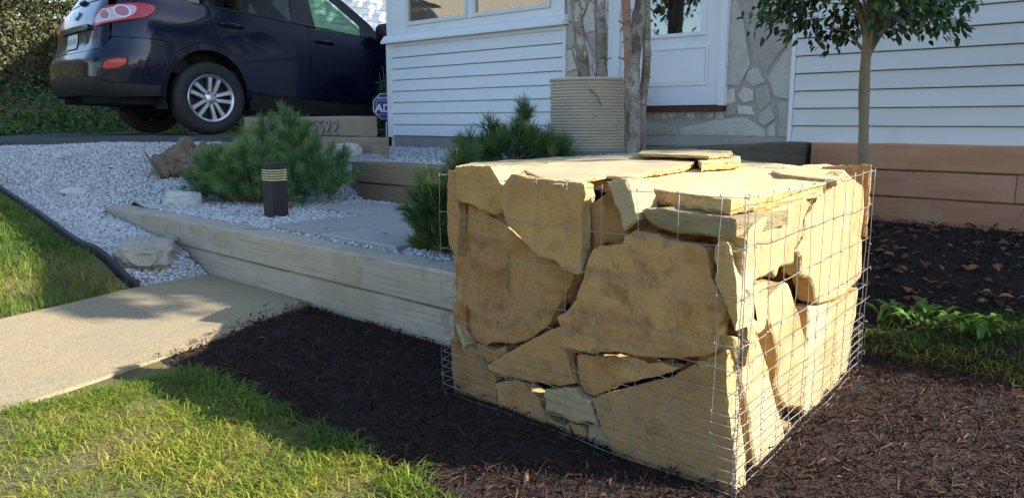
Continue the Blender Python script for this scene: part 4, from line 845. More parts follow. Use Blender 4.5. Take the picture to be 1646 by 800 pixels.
def arc(cx, cz, rx, rz_, a0, a1, n=18): return [(cx+rx*math.cos(rad(a0+(a1-a0)*i/n)), cz+rz_*math.sin(rad(a0+(a1-a0)*i/n))) for i in range(n+1)]
AX, AZ, ARX, ARZ = -.03, .385, .40, .435
FX = 2.70
for sd in (1, -1):
    # rear quarter above the arch
    q = [(-.885, .866)]+[(-.70, .868), (-.44, .862), (-.25, .852)]
    qp = [(-.885, .869), (-.70, .871), (-.44, .866), (-.285, .855)]+[(x, z) for x, z in arc(AX, AZ, ARX+.05, ARZ+.07, 128, 55, 10)]+[(.232, .812), (.098, .91), (.028, 1.06), (.018, 1.2), (.02, 1.255), (-.14, 1.262), (-.34, 1.31), (-.30, 1.585), (-.10, 1.61), (-.05, 1.655), (-.62, 1.63), (-.70, 1.50), (-.80, 1.2), (-.865, 1.0)]
    patch('quarter_panel', qp, NAVY, 0, side=sd)
    # rear door, front door, front wing
    rd = [(.022, 1.255), (.024, 1.2), (.034, 1.06), (.104, .912), (.238, .815)]+arc(AX, AZ, ARX+.045, ARZ+.065, 54, 12, 8)+[(.43, .43), (1.083, .41), (1.083, 1.175), (.94, 1.195), (.38, 1.235)]
    rdo = patch('door', rd, NAVY, 0, side=sd)
    fd = [(1.088, .41), (1.95, .385), (2.05, .60), (2.06, 1.115), (1.80, 1.135), (1.088, 1.175)]
    fdo = patch('door', fd, NAVY, 0, side=sd)
    wing = [(2.066, .60), (2.0, .385), (FX-.42, .375)]+arc(FX, AZ, ARX+.03, ARZ+.04, 176, 5, 16)+[(3.35, .45), (3.55, .62), (3.45, .85), (3.05, .98), (2.35, 1.10), (2.066, 1.115)]
    patch('front_wing', wing, NAVY, 0, side=sd)
    patch('sill', [(.43, .424), (1.95, .376), (2.28, .37), (2.26, .25), (.42, .26)], BLKPL, .004, .05, side=sd)
    patch('sill_crease', rnd_poly([(.50, .462), (1.95, .425), (1.95, .408), (.50, .44)], .006), NAVY, .012, .016, side=sd, parent=rdo)
    # arch lips
    for cx in (AX, FX):
        lip = arc(cx, AZ, ARX, ARZ, 186, -6, 26)+arc(cx, AZ, ARX+.052, ARZ+.062, -4, 184, 26)
        patch('arch_lip', lip, NAVY, .012, .05, .05, side=sd, seg=.05)
        # wheel well
        p = MB(); prof = arc(cx, AZ, ARX, ARZ, 200, -20, 20); k = len(prof)
        vs = [Vector((x, y*sd, z)) for y in (-.90, -.55) for x, z in prof]; p.add(vs, [(i, i+1, k+i+1, k+i) for i in range(k-1)]+[tuple(range(k, 2*k))], False)
        cobj('wheel_well', p, BLKPL, recalc=False)
    # glass and pillars
    patch('window', rnd_poly([(-.30, 1.315), (-.12, 1.272), (.028, 1.262), (.36, 1.243), (.36, 1.60), (.0, 1.60), (-.26, 1.57)], .03), TINT, -.006, .005, side=sd)
    patch('window', rnd_poly([(.375, 1.242), (.945, 1.206), (.965, 1.60), (.375, 1.60)], .02), TINT, -.006, .005, side=sd)
    patch('window', rnd_poly([(1.165, 1.178), (1.775, 1.145), (1.80, 1.16), (1.79, 1.285), (1.44, 1.53), (1.36, 1.585), (1.12, 1.60)], .03), GREENG, -.006, .005, side=sd)
    patch('pillar', [(.92, 1.20), (1.19, 1.178), (1.14, 1.63), (.94, 1.63)], GLOSSBK, -.002, .03, side=sd)
    patch('pillar', [(.345, 1.24), (.392, 1.238), (.392, 1.62), (.345, 1.62)], GLOSSBK, -.002, .02, side=sd)
    patch('pillar', [(1.76, 1.15), (2.06, 1.115), (1.91, 1.30), (1.60, 1.53), (1.46, 1.63), (1.34, 1.63), (1.34, 1.59), (1.43, 1.55), (1.80, 1.29)], NAVY, .0, .03, side=sd)
    patch('window_frame', [(1.745, 1.15), (1.795, 1.148), (1.80, 1.292), (1.45, 1.548), (1.36, 1.60), (1.32, 1.59), (1.42, 1.535), (1.77, 1.275)], GLOSSBK, .002, .02, side=sd)
    patch('roof_rail', [(-.60, 1.60), (1.46, 1.60), (1.36, 1.66), (-.50, 1.665)], NAVY, .001, .02, side=sd)
    patch('belt_moulding', [(-.12, 1.270), (.38, 1.244), (.95, 1.206), (1.80, 1.148), (1.80, 1.138), (.95, 1.196), (.38, 1.234), (-.12, 1.260)], BLKPL, .006, .012, side=sd, edge=.001)
    # lamps, reflector, handles, mirror
    TL = rnd_poly([(-1.07, .97), (-1.055, 1.03), (-1.0, 1.10), (-.89, 1.145), (-.71, 1.178), (-.585, 1.19), (-.505, 1.182), (-.485, 1.165), (-.51, 1.12), (-.57, 1.07), (-.69, 1.03), (-.83, 1.0), (-.97, .972), (-1.05, .96)], .015, 2)
    tl = patch('tail_lamp', TL, REDL, .014, .02, .04, side=sd, seg=.02)
    patch('lens', rnd_poly([(-1.045, .985), (-1.035, 1.03), (-.98, 1.085), (-.86, 1.128), (-.72, 1.158), (-.66, 1.160), (-.635, 1.14), (-.665, 1.085), (-.74, 1.036), (-.86, 1.008), (-.98, .985)], .02, 2), CLEARL, .0165, .006, .04, tl, sd, .02)
    for (ct, cz, r1, r2) in ((-.925, 1.06, .045, .042), (-.765, 1.097, .058, .046)):
        patch('bulb_ring', arc(ct, cz, r1*1.25, r2*1.25, 0, 345, 23), SIGNW, .0185, .006, .03, tl, sd, .02); patch('bulb_lens', arc(ct, cz, r1, r2, 0, 345, 23), PINKL, .0215, .006, .03, tl, sd, .02)
    rf = patch('reflector', rnd_poly([(-.985, .60), (-.935, .662), (-.83, .688), (-.745, .69), (-.755, .618), (-.83, .572), (-.96, .558)], .02, 3), BLKPL, .004, .01, .04, side=sd, seg=.02)
    patch('lens', rnd_poly([(-.965, .604), (-.928, .648), (-.83, .672), (-.762, .676), (-.772, .622), (-.835, .586), (-.95, .572)], .02, 3), REDREF, .009, .008, .04, rf, sd, .02)
    for (par, t0, z0) in ((rdo, .23, 1.07), (fdo, 1.255, 1.015)):
        patch('handle_cup', arc(t0-.005, z0-.018, .062, .038, 0, 340, 16), GLOSSBK, .0015, .006, .03, par, sd, .02)
        p = MB(); pts = []
        for i in range(9):
            t = t0-.12+.24*i/8; o = .004+.034*math.sin(math.pi*i/8)**.5; q = body(t, z0+.012-.025*(i/8-.5)*.5, o); pts.append((q.x, q.y*sd, q.z))
        p.tube(pts, [.008, .012, .013, .013, .013, .013, .013, .012, .008], 6); cobj('handle', p, NAVY, par)
    q = body(1.93, 1.14); V_, F_ = rock_mesh((0, 0, 0), (.07, .115, .088), 3.3, 3, .0)
    p = MB(); p.add([Vector((v[0]+1.95, (v[1]+q.y-.15)*sd, v[2]+1.215)) for v in V_], F_, True); p.tube([(1.97, (q.y+.02)*sd, 1.12), (1.95, (q.y-.10)*sd, 1.155)], [.035, .03], 8); cobj('mirror', p, BLKPL)
# rear: bumper, cladding, tailgate, glass
def band(z0f, z1f, t_end, m, name, off=0., thick=.012):
    """band right round the rear from flank to flank"""
    ts = list(np.arange(t_end, -1.78, -.05)); p = MB(); vs = []; nz_ = 7
    full = [(t, 1) for t in ts]+[(t, -1) for t in reversed(ts)]
    for t, sd in full:
        for j in range(nz_):
            z = z0f(t)+(z1f(t)-z0f(t))*j/(nz_-1); tt = max(t, tmid(z)); q = body(tt, z, off); vs.append(Vector((q.x, q.y*sd, q.z)))
    k = len(full); p.add(vs, [(i*nz_+j, (i+1)*nz_+j, (i+1)*nz_+j+1, i*nz_+j+1) for i in range(k-1) for j in range(nz_-1)], True)
    return cobj(name, p, m, sharp=30, recalc=True)
def zseam(t): return float(np.interp(t, [-3, -1.2, -.98, -.885, -.70, -.44, -.285], [.735, .735, .76, .864, .866, .86, .85]))
def zclad(t): return float(np.interp(t, [-3, -1.7, -1.27, -1.05, -.95, -.8, -.42], [.505, .505, .515, .50, .465, .458, .455]))
def zarch(t): # lower bound of the bumper behind the wheel opening
    return zclad(t)
bump = band(zclad, zseam, -.455, NAVY, 'rear_bumper')
for sd in (1, -1):
    patch('bumper_flank', [(-.456, .456), (-.456, .862), (-.285, .853)]+arc(AX, AZ, ARX+.05, ARZ+.06, 128, 172, 8), NAVY, .0, .012, side=sd, parent=bump)
band(lambda t: float(np.interp(t, [-3, -1.25, -.9, -.42], [.33, .345, .325, .36])), lambda t: zclad(t)-.004, -.425, BLKPL, 'bumper_cladding', .006)
band(lambda t: .22, lambda t: float(np.interp(t, [-3, -1.25, -.9, -.42], [.329, .344, .324, .359])), -.85, BLKPL, 'rear_valance', -.10)
gate = band(lambda t: zseam(t)+.006 if t < -.9 else .874, lambda t: 1.225, -.892, NAVY, 'tailgate')
def rear(name, poly, m, off, thick, parent, h=.05, seg=.03):
    """like patch but in (y, z) across the rear face; y to the car's right is negative"""
    poly = densify(ccw(list(poly)), seg); V, F = cdt(poly, h, .3); n = len(poly)
    def mp(y, z, o):
        s = 1 if y <= 0 else -1; q = body(tmid(z)+max(0., WT(z)-RY-(WT(z)-RY-abs(y))), z, o) if False else body(tmid(z)+abs(y), z, o); return Vector((q.x, q.y*s, q.z))
    p = MB(); N = len(V); p.add([mp(a, b, off) for a, b in V]+[mp(a, b, off-thick) for a, b in poly], F+[(i, (i+1) % n, N+(i+1) % n, N+i) for i in range(n)], True)
    return cobj(name, p, m, parent, 32)
PYC = -.10
rec = rear('plate_recess', rnd_poly([(PYC-.40, .755), (PYC+.36, .755), (PYC+.42, .93), (PYC+.40, .965), (PYC-.46, .965), (PYC-.47, .90)], .04), BLKPL, .002, .004, gate)
rear('plate_lamp_bar', rnd_poly([(PYC-.46, .935), (PYC+.42, .935), (PYC+.42, .985), (PYC-.46, .985)], .012), NAVY, .03, .03, gate)
rear('recess_panel', rnd_poly([(PYC-.36, .765), (PYC+.33, .765), (PYC+.36, .90), (PYC-.40, .90)], .04), NAVY, .006, .008, gate)
plate = rear('licence_plate', rnd_poly([(PYC-.155, .772), (PYC+.155, .772), (PYC+.155, .915), (PYC-.155, .915)], .012), PLATEM, .018, .006, gate)
for i in range(6):
    y0 = PYC-.115+i*.042+(.012 if i > 2 else -.004); rear('plate_mark', [(y0-.007, .815), (y0+.007, .815), (y0+.007, .875), (y0-.007, .875)], PLATET, .0195, .003, plate)
    if i in (0, 2, 4, 5): rear('plate_mark', [(y0+.0075, .84), (y0+.02, .84), (y0+.02, .852), (y0+.0075, .852)], PLATET, .0195, .003, plate)
p = MB(); EY = -.08; EZ = 1.105
ring = [(EY+.062*math.cos(a), EZ+.038*math.sin(a)) for a in np.linspace(0, 2*math.pi, 25)]
def onrear(y, z, o):
    q = body(tmid(z)+abs(y), z, o); return (q.x, q.y*(1 if y <= 0 else -1), q.z)
p.tube([onrear(y, z, .012) for y, z in ring], .006, 6, caps=False)
for a, b in (((-.032, -.028), (-.018, .028)), ((.018, -.028), (.032, .028)), ((-.028, -.008), (.028, .008))): p.tube([onrear(EY+a[0], EZ+a[1], .012), onrear(EY+b[0], EZ+b[1], .012)], .006, 6)
cobj('emblem', p, CHROME, gate)
rg = rear('rear_window', rnd_poly([(-.70, 1.235), (.70, 1.235), (.60, 1.56), (-.60, 1.56)], .06), TINT, .004, .006, gate, .08)
rear('wiper_base', rnd_poly([(-.10, 1.222), (.04, 1.222), (.05, 1.25), (-.11, 1.25)], .01), BLKPL, .03, .03, gate)
# roof, spoiler, bonnet, windscreen, nose
def loft(name, rows, m, sharp=35):
    p = MB(); k = len(rows[0]); p.add([v for r in rows for v in r], [(i*k+j, (i+1)*k+j, (i+1)*k+j+1, i*k+j+1) for i in range(len(rows)-1) for j in range(k-1)], True); return cobj(name, p, m, sharp=sharp)
ys = np.linspace(-1, 1, 13)
loft('roof', [[Vector((x, y*wd, z-.07*abs(y)**3)) for y in ys] for x, wd, z in ((-.62, .60, 1.66), (-.4, .62, 1.71), (.2, .63, 1.73), (.9, .62, 1.725), (1.38, .60, 1.69))], NAVY)
loft('spoiler', [[Vector((x+.06*y*y, y*wd, z-.05*abs(y)**3)) for y in ys] for x, wd, z in ((-.60, .62, 1.67), (-.74, .62, 1.645), (-.75, .61, 1.625), (-.60, .60, 1.61))], NAVY)
loft('windscreen', [[Vector((x-.16*y*y, y*wd, z)) for y in ys] for x, wd, z in ((1.38, .60, 1.685), (1.75, .68, 1.42), (2.14, .76, 1.135))], GREENG)
loft('bonnet', [[Vector((x-.18*y*y, y*wd, z-.07*abs(y)**2.5)) for y in ys] for x, wd, z in ((2.10, .86, 1.15), (2.5, .86, 1.11), (3.0, .82, 1.04), (3.4, .76, .93), (3.58, .72, .80))], NAVY)
loft('front_bumper', [[Vector((x-.22*y*y, y*wd, z)) for y in ys] for x, wd, z in ((3.58, .74, .80), (3.64, .80, .62), (3.64, .82, .45), (3.55, .80, .26))], NAVY)
# underside and cabin
p = MB(); p.box((1.3, 0, .33), (4.2, 1.1, .10)); p.box((-.62, 0, .40), (.5, 1.3, .12)); cobj('underbody', p, BLKPL)
p = MB(); p.tube([(-1.0, .35, .30), (-.5, .35, .30), (.1, .3, .33)], .035, 8); cobj('exhaust', p, BLKPL)
p = MB(); p.box((1.0, 0, .62), (3.2, 1.62, .06)); p.box((2.0, 0, .92), (.4, 1.6, .34)); cobj('cabin_floor', p, DARK)
for (x, y) in ((1.05, -.38), (1.05, .38), (.10, -.40), (.10, .40)):
    p = MB(); V_, F_ = rock_mesh((x, y, .78), (.26, .25, .10), 1, 2, 0); p.add(V_, F_, True); V_, F_ = rock_mesh((x-.22, y, 1.06), (.09, .24, .32), 1, 2, 0); p.add(V_, F_, True); V_, F_ = rock_mesh((x-.27, y, 1.44), (.055, .13, .09), 1, 2, 0); p.add(V_, F_, True)
    for dy in (-.05, .05): p.tube([(x-.27, y+dy, 1.3), (x-.27, y+dy, 1.42)], .008, 5)
    cobj('seat', p, DARK)
p = MB(); p.tube([Vector((1.52+.10*math.sin(a)*.5, .38+.18*math.cos(a), 1.10+.17*math.sin(a))) for a in np.linspace(0, 2*math.pi, 25)], .016, 6, caps=False); p.tube([(1.80, .38, 1.02), (1.53, .38, 1.09)], .03, 6); cobj('steering_wheel', p, DARK)
p = MB(); p.box((1.40, 0, 1.50), (.05, .22, .07)); p.tube([(1.40, 0, 1.53), (1.44, 0, 1.64)], .012, 6); cobj('rear_view_mirror', p, BLKPL)
p = MB(); p.box((.28, -.60, 1.25), (.06, .08, .10)); cobj('belt_label', p, PLATEM)
# wheels
def wheel(cx, sd, first=[None]):
    c = Vector((cx, 0, .360)); Y = -.935*sd
    # local: axis along y, outside towards -y*sd
    def L(r, a, d): return Vector((cx+r*math.cos(a), Y+d*sd, .357+r*math.sin(a)))
    p = MB(); n = 48
    prof = [(.232, .012), (.252, -.004), (.29, -.012), (.325, -.006), (.345, .012), (.355, .035), (.357, .09), (.357, .14), (.352, .19), (.335, .215), (.25, .22), (.225, .19)]
    vs = [L(r, 2*math.pi*j/n, d) for r, d in prof for j in range(n)]
    p.add(vs, [(i*n+j, i*n+(j+1) % n, (i+1)*n+(j+1) % n, (i+1)*n+j) for i in range(len(prof)-1) for j in range(n)], True)
    wh = cobj('wheel', p, RUBBER, recalc=True)
    p = MB(); prof = [(.20, .03), (.208, .006), (.226, -.004), (.234, .004), (.234, .02), (.222, .03), (.205, .04), (.200, .19), (.03, .195)]
    vs = [L(r, 2*math.pi*j/n, d) for r, d in prof[:7] for j in range(n)]; p.add(vs, [(i*n+j, i*n+(j+1) % n, (i+1)*n+(j+1) % n, (i+1)*n+j) for i in range(6) for j in range(n)], True)
    for s in range(5):
        for o in (-1, 1):
            a = 2*math.pi*s/5+rad(78); ax = Vector((math.cos(a), 0, math.sin(a))); tx = Vector((-math.sin(a), 0, math.cos(a))); C_ = Vector((cx, Y, .357)); D = Vector((0, sd, 0))
            vs = []
            for r, c_, hw, dd in ((.045, .022, .020, .016), (.10, .030, .022, .012), (.16, .040, .024, .012), (.212, .050, .027, .010)):
                m_ = C_+ax*r+tx*(o*c_)
                vs += [m_+tx*hw+D*(dd+.012), m_+tx*hw*.7+D*dd, m_-tx*hw*.7+D*dd, m_-tx*hw+D*(dd+.012), m_-tx*hw+D*(dd+.045), m_+tx*hw+D*(dd+.045)]
            p.add(vs, [(i*6+j, i*6+(j+1) % 6, i*6+6+(j+1) % 6, i*6+6+j) for i in range(3) for j in range(6)]+[tuple(range(6)), tuple(range(18, 24))], False)
    hub = [(.0, .010), (.030, .010), (.040, .014), (.062, .020), (.070, .04)]
    vs = [L(r, 2*math.pi*j/24, d) for r, d in hub for j in range(24)]; p.add(vs, [(i*24+j, i*24+(j+1) % 24, (i+1)*24+(j+1) % 24, (i+1)*24+j) for i in range(4) for j in range(24)], True)
    cobj('rim', p, ALLOY, wh, sharp=30)
    p = MB(); vs = [L(r, 2*math.pi*j/n, d) for r, d in ((.206, .05), (.20, .10), (.03, .105)) for j in range(n)]; p.add(vs, [(i*n+j, i*n+(j+1) % n, (i+1)*n+(j+1) % n, (i+1)*n+j) for i in range(2) for j in range(n)], False); cobj('brake_backing', p, BLKPL, wh)
    for s in range(5):
        a = 2*math.pi*s/5+rad(78+36); p = MB(); q = Vector((cx+.056*math.cos(a), Y, .357+.056*math.sin(a))); p.tube([q+Vector((0, .03*sd, 0)), q+Vector((0, .008*sd, 0))], .010, 6); cobj('lug_nut', p, GLOSSBK, wh)
for cx in (0., FX):
    for sd in (1, -1): wheel(cx, sd)

# ------------------------------------------------------------------ plants
def leaves(P, D, Nn, l, w_, fold=.15):
    """folded diamond leaves: base, sides, tip"""
    n = len(P); D = D/np.linalg.norm(D, axis=1)[:, None]; S_ = np.cross(D, Nn); S_ /= np.linalg.norm(S_, axis=1)[:, None]+1e-9; N2 = np.cross(S_, D)
    l = np.asarray(l)[:, None]*np.ones((n, 1)); w_ = np.asarray(w_)[:, None]*np.ones((n, 1))
    V = np.stack([P, P+D*l*.28+S_*w_*.46+N2*w_*fold, P+D*l*.66+S_*w_*.40+N2*w_*fold, P+D*l-N2*l*.06, P+D*l*.66-S_*w_*.40+N2*w_*fold, P+D*l*.28-S_*w_*.46+N2*w_*fold], 1)
    F = np.array([[0, 1, 5], [1, 2, 4], [1, 4, 5], [2, 3, 4]])[None]+(np.arange(n)*6)[:, None, None]
    return V.reshape(-1, 3), F.reshape(-1, 3)
def unit(n, rng=RNG):
    q = rng.normal(size=(n, 3)); return q/np.linalg.norm(q, axis=1)[:, None]
def needles(tips, dirs, n, ln, spread, length, wd, m, parent, name='foliage', lo=.35):
    """bottle-brush shoots: n needles round the last stretch of each shoot"""
    tips = np.asarray(tips); dirs = np.asarray(dirs); K = len(tips); dirs = dirs/np.linalg.norm(dirs, axis=1)[:, None]
    s = RNG.random((K, n))**.7; R0 = np.cross(dirs[:, None, :], unit(K*n).reshape(K, n, 3)); R0 /= np.linalg.norm(R0, axis=2)[..., None]+1e-9
    ang = rad(spread)*(1.15-.55*s)+.18*RNG.normal(size=(K, n))
    d = dirs[:, None]*np.cos(ang)[..., None]+R0*np.sin(ang)[..., None]
    root = tips[:, None]-dirs[:, None]*(length*(1-s))[..., None]
    side = np.cross(d, unit(K*n).reshape(K, n, 3)); side /= np.linalg.norm(side, axis=2)[..., None]
    L_ = ln*(.75+.4*RNG.random((K, n)))[..., None]
    b = root+d*L_*.6+np.array([0, 0, 1])*L_*.02; t = root+d*L_+np.array([0, 0, 1])*L_*.06
    V = np.stack([root-side*wd*.4, root+side*wd*.4, b+side*wd*.5, b-side*wd*.5, t], 2).reshape(-1, 3)
    F = (np.array([[0, 1, 2], [0, 2, 3], [3, 2, 4]])[None]+(np.arange(K*n)*5)[:, None, None]).reshape(-1, 3)
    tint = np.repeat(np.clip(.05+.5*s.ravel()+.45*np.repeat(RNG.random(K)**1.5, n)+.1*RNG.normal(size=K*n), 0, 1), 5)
    return npmesh(name, V, F, m, parent, tint)
def pine_bush(label, base, lobes, nsh, n, ln, m, spread=52, length=.07, wd=.0022, group=None, up=.5):
    """lobes: (du, dv, dz, ru, rv, rz) ellipsoids about the base; shoots sit on and inside their surfaces"""
    t = thing('pine_bush', label, 'bush', base, group); tips = []; dirs = []; stems = MB()
    A = np.array([l[3]*l[4]+l[4]*l[5]+l[3]*l[5] for l in lobes]); A = A/A.sum()
    for (du, dv, dz, ru, rv, rz_), a in zip(lobes, A):
        c = np.array(W(du, dv, dz)); k = max(3, int(nsh*a))
        q = unit(k); q[:, 2] = np.abs(q[:, 2])*1.0-.25*RNG.random(k); rr = np.where(RNG.random(k) < .7, .88+.2*RNG.random(k), .45+.45*RNG.random(k))
        x, y = q[:, 0]*ru*rr, q[:, 1]*rv*rr
        p = np.stack([UX*x+VX*y, UY*x+VY*y, q[:, 2]*rz_*rr], 1)+c
        nrm = np.stack([UX*q[:, 0]/ru+VX*q[:, 1]/rv, UY*q[:, 0]/ru+VY*q[:, 1]/rv, q[:, 2]/rz_], 1); nrm /= np.linalg.norm(nrm, axis=1)[:, None]
        d = nrm*.8+np.array([0, 0, up])+.35*unit(k)
        p[:, 2] = np.maximum(p[:, 2], .03); tips.append(p+np.array(base)); dirs.append(d)
        for pt in (p+np.array(base))[:max(2, k//5)]:
            b0 = Vector(base)+Vector((random.uniform(-.03, .03), random.uniform(-.03, .03), 0)); e = Vector(pt); stems.tube([b0, (b0+e)/2+Vector((0, 0, -.03)), e], [.010, .006, .003], 5, caps=False)
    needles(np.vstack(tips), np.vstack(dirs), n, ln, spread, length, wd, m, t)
    obj('branches', stems, BARK, t)
    return t
pine_bush('broad dense blue green mugo pine spreading behind the black bollard light', W(4.72, 2.60, .27),
          [(.0, .0, .12, .32, .26, .34), (.38, -.10, .05, .26, .22, .28), (-.32, .10, .08, .26, .24, .30), (.12, .18, .28, .2, .2, .29), (-.12, -.12, .14, .24, .2, .28), (.20, -.2, .12, .24, .16, .26), (-.38, .28, .16, .18, .18, .28), (.54, .05, .02, .18, .2, .22), (-.02, .22, .42, .12, .12, .24), (.30, .16, .28, .16, .14, .26), (-.2, .2, .30, .16, .14, .24)], 720, 80, .066, NEEDLE, 50, .085, .0022, None, .3)
pine_bush('small dark pine bush tight against the left side of the stone cage', W(2.36, 2.16, .25), [(.02, 0, .08, .15, .14, .25), (.06, -.05, .14, .14, .11, .22), (-.06, .08, .10, .16, .13, .25), (.05, .06, .0, .2, .15, .2), (.10, .02, .05, .13, .12, .2)], 300, 80, .055, NEEDLE2, 42, .07, .0018)
pine_bush('young bright pine with one upright tuft at the left end of the stone cage', W(2.42, 2.30, .25), [(0, 0, .26, .08, .08, .20), (.03, .05, .14, .11, .11, .20), (-.08, .02, .16, .10, .1, .20)], 95, 85, .07, NEEDLE2, 40, .08, .002)
pine_bush('dark pine with two tall bottlebrush tufts before the corrugated planter', W(3.62, 3.86, .52), [(.0, .0, .08, .30, .26, .20), (.22, -.06, .05, .2, .16, .18), (-.26, .06, .05, .2, .2, .16), (-.16, .0, .31, .055, .055, .11), (-.05, .06, .27, .06, .06, .13), (.16, -.02, .20, .06, .06, .12), (-.30, -.06, .12, .10, .1, .14)], 135, 70, .09, NEEDLE2, 52, .10, .0030)

# hedge: leaves through a lumpy box
def leaf_cloud(P, size, m, parent, name='foliage', up=.5, tint=None, asp=.55):
    n = len(P); D = unit(n)+np.array([0, 0, -.1]); Nn = unit(n)+np.array([0, 0, up*2]); l = size*(.7+.6*RNG.random(n))
    V, F = leaves(P, D, Nn, l, l*asp); tn = np.repeat(np.clip(RNG.normal(.5, .22, n) if tint is None else tint, 0, 1), 6)
    return npmesh(name, V, F, m, parent, tn)
hd = thing('hedge', 'tall clipped hedge with a sunlit yellowish top behind the car', 'hedge', W(13, 3, 1.2))
n = 52000; q = RNG.random((n, 3)); u = 12.3+1.5*q[:, 0]; v = -3+9.6*q[:, 1]; zt = 2.50+.10*np.sin(v*1.7)+.07*np.sin(v*4.1+1)
face = RNG.random(n); u = np.where(face < .55, 12.3+.16*RNG.random(n)+.12*nzv(v*1., q[:, 2]*1.4*2, 1.6), u); z = 1.05+(zt-1.05)*q[:, 2]; top = face > .72; z = np.where(top, zt-.14*RNG.random(n)**2+.06*RNG.normal(size=n)*(RNG.random(n) < .3), z)
x, y = WN(u, v); leaf_cloud(np.stack([x, y, z], 1), .055, HLEAF, hd)
p = MB()
for i in range(26):
    v0 = -2.8+9.2*i/25; b0 = W(13+random.uniform(-.2, .2), v0, 1.0)
    for k in range(4): e = b0+Vector((random.uniform(-.5, .5), random.uniform(-.5, .5), random.uniform(.8, 1.4))); p.tube([b0, (b0+e)/2+Vector((random.uniform(-.1, .1), 0, 0)), e], [.03, .02, .006], 5, caps=False)
obj('branches', p, BARK, hd)
p = MB(); p.ubox(12.62, 13.6, -2.9, 6.4, 1.0, 2.25); obj('inner_twigs', p, BARK, hd)
# ground cover on the bank
n = 15000; uv = scatter([(10.0, -3), (12.6, -3), (12.6, 9), (10.0, 9)], n); uv[:, 0] += .25*np.sin(uv[:, 1]*1.7); hgt = np.where(uv[:, 0] > 11.0, .22, .07)*RNG.random(n); zz = zbank(uv[:, 0], uv[:, 1])+hgt; x, y = WN(uv[:, 0], uv[:, 1])
tag(leaf_cloud(np.stack([x, y, zz], 1), .06, IVY, None, 'ground_cover', .8, asp=.7), 'low leafy ground cover on the bank below the hedge', kind='stuff')

def blades(name, uv, zf, h0, h1, wd, label, m=GRASS, lean=.6, bias=.45):
    n = len(uv); h = h0+(h1-h0)*RNG.random(n)**1.5; x, y = WN(uv[:, 0], uv[:, 1]); P = np.stack([x, y, zf(uv[:, 0], uv[:, 1])-.004], 1)
    a = 2*math.pi*RNG.random(n); ln = lean*(.25+RNG.random(n)); dx = np.stack([np.cos(a), np.sin(a), 0*a], 1); s = np.stack([-np.sin(a), np.cos(a), 0*a], 1)*(wd*(.7+.6*RNG.random(n)))[:, None]
    tw = RNG.normal(size=(n, 1))*.5; s = s*np.cos(tw)+dx*np.linalg.norm(s, axis=1)[:, None]*np.sin(tw)
    up = np.array([0, 0, 1.]); H = h[:, None]; LN = ln[:, None]
    b1 = P+up*H*.45+dx*H*LN*.22; b2 = P+up*H*.8*(1-.25*LN)+dx*H*LN*.6; tp = P+up*H*(1-.5*LN)+dx*H*LN*1.05
    V = np.stack([P-s*.5, P+s*.5, b1+s*.45, b1-s*.45, b2+s*.32, b2-s*.32, tp], 1).reshape(-1, 3)
    F = (np.array([[0, 1, 2], [0, 2, 3], [3, 2, 4], [3, 4, 5], [5, 4, 6]])[None]+(np.arange(n)*7)[:, None, None]).reshape(-1, 3)
    pt = .5*nzv(uv[:, 0], uv[:, 1], 2.1, 3.)+.35*nzv(uv[:, 0], uv[:, 1], 7., 5.)
    t = np.clip(bias+.95*pt+.17*RNG.normal(size=n), 0, 1)
    return tag(npmesh(name, V, F, m, None, np.repeat(t, 7)), label, kind='stuff')
def thin(uv, amt=.5, s=5., seed=2.):
    return uv[RNG.random(len(uv)) > amt*np.clip(.5+1.4*nzv(uv[:, 0], uv[:, 1], s, seed), 0, 1)]
g1 = thin(scatter([(2.40, 1.03), (2.1, 1.04), (1.7, 1.07), (1.3, 1.03), (.9, 1.01), (.75, .97), (.75, .1), (1.3, -.1), (2.22, -.1), (2.43, .53)], 52000), .8)
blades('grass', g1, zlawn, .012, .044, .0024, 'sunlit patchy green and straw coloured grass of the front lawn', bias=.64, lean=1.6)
tuft = scatter([(2.38, 1.07), (2.0, 1.06), (1.3, 1.05), (.9, 1.0), (.9, .93), (1.3, .95), (2.0, .96), (2.38, .95)], 2600); tuft = tuft[nzv(tuft[:, 0], tuft[:, 1], 6., 8.) > -.05]
blades('grass', tuft, zlawn, .022, .068, .0030, 'longer grass tufts along the lawn edge beside the mulch', bias=.40, lean=1.3)
g2 = thin(scatter([(3.60, .82), (3.80, 1.38), (4.4, 1.34), (5.4, 1.41), (6.37, 1.47), (6.6, .8), (5.0, .3), (3.6, .3)], 30000), .6)
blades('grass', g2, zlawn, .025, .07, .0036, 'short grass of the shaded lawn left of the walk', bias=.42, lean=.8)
g5 = thin(np.vstack([scatter([(3.5, .8), (3.6, .3), (5.0, .3), (6.6, .8), (6.4, 1.46), (7.2, 1.54), (8.2, 1.25), (9.3, .4), (8.5, -2.2), (2.8, -2.2), (3.1, -.6)], 26000), scatter([(2.4, .55), (2.2, -.1), (.75, -.1), (.75, 1.0), (-1.6, .88), (-1.6, -1.6), (1.8, -1.6)], 22000)]), .6)
blades('grass', g5, zlawn, .02, .065, .0042, 'short grass of the lawn running on along the walk towards the street', bias=.45, lean=1.1)
g3 = thin(scatter([(.95, 2.72), (.95, 3.35), (.3, 3.65), (-.6, 3.75), (-.6, 2.75), (.3, 2.70)], 11000), .7)
blades('grass', g3, zmulch, .018, .065, .0032, 'rough strip of grass between the mulch and the leafy bed', bias=.50, lean=1.5)
g4 = scatter([(9.95, -2), (10.9, -2), (11.2, 9), (9.95, 9)], 16000)
blades('grass', g4, zbank, .04, .10, .010, 'green verge grass at the foot of the bank', bias=.40)

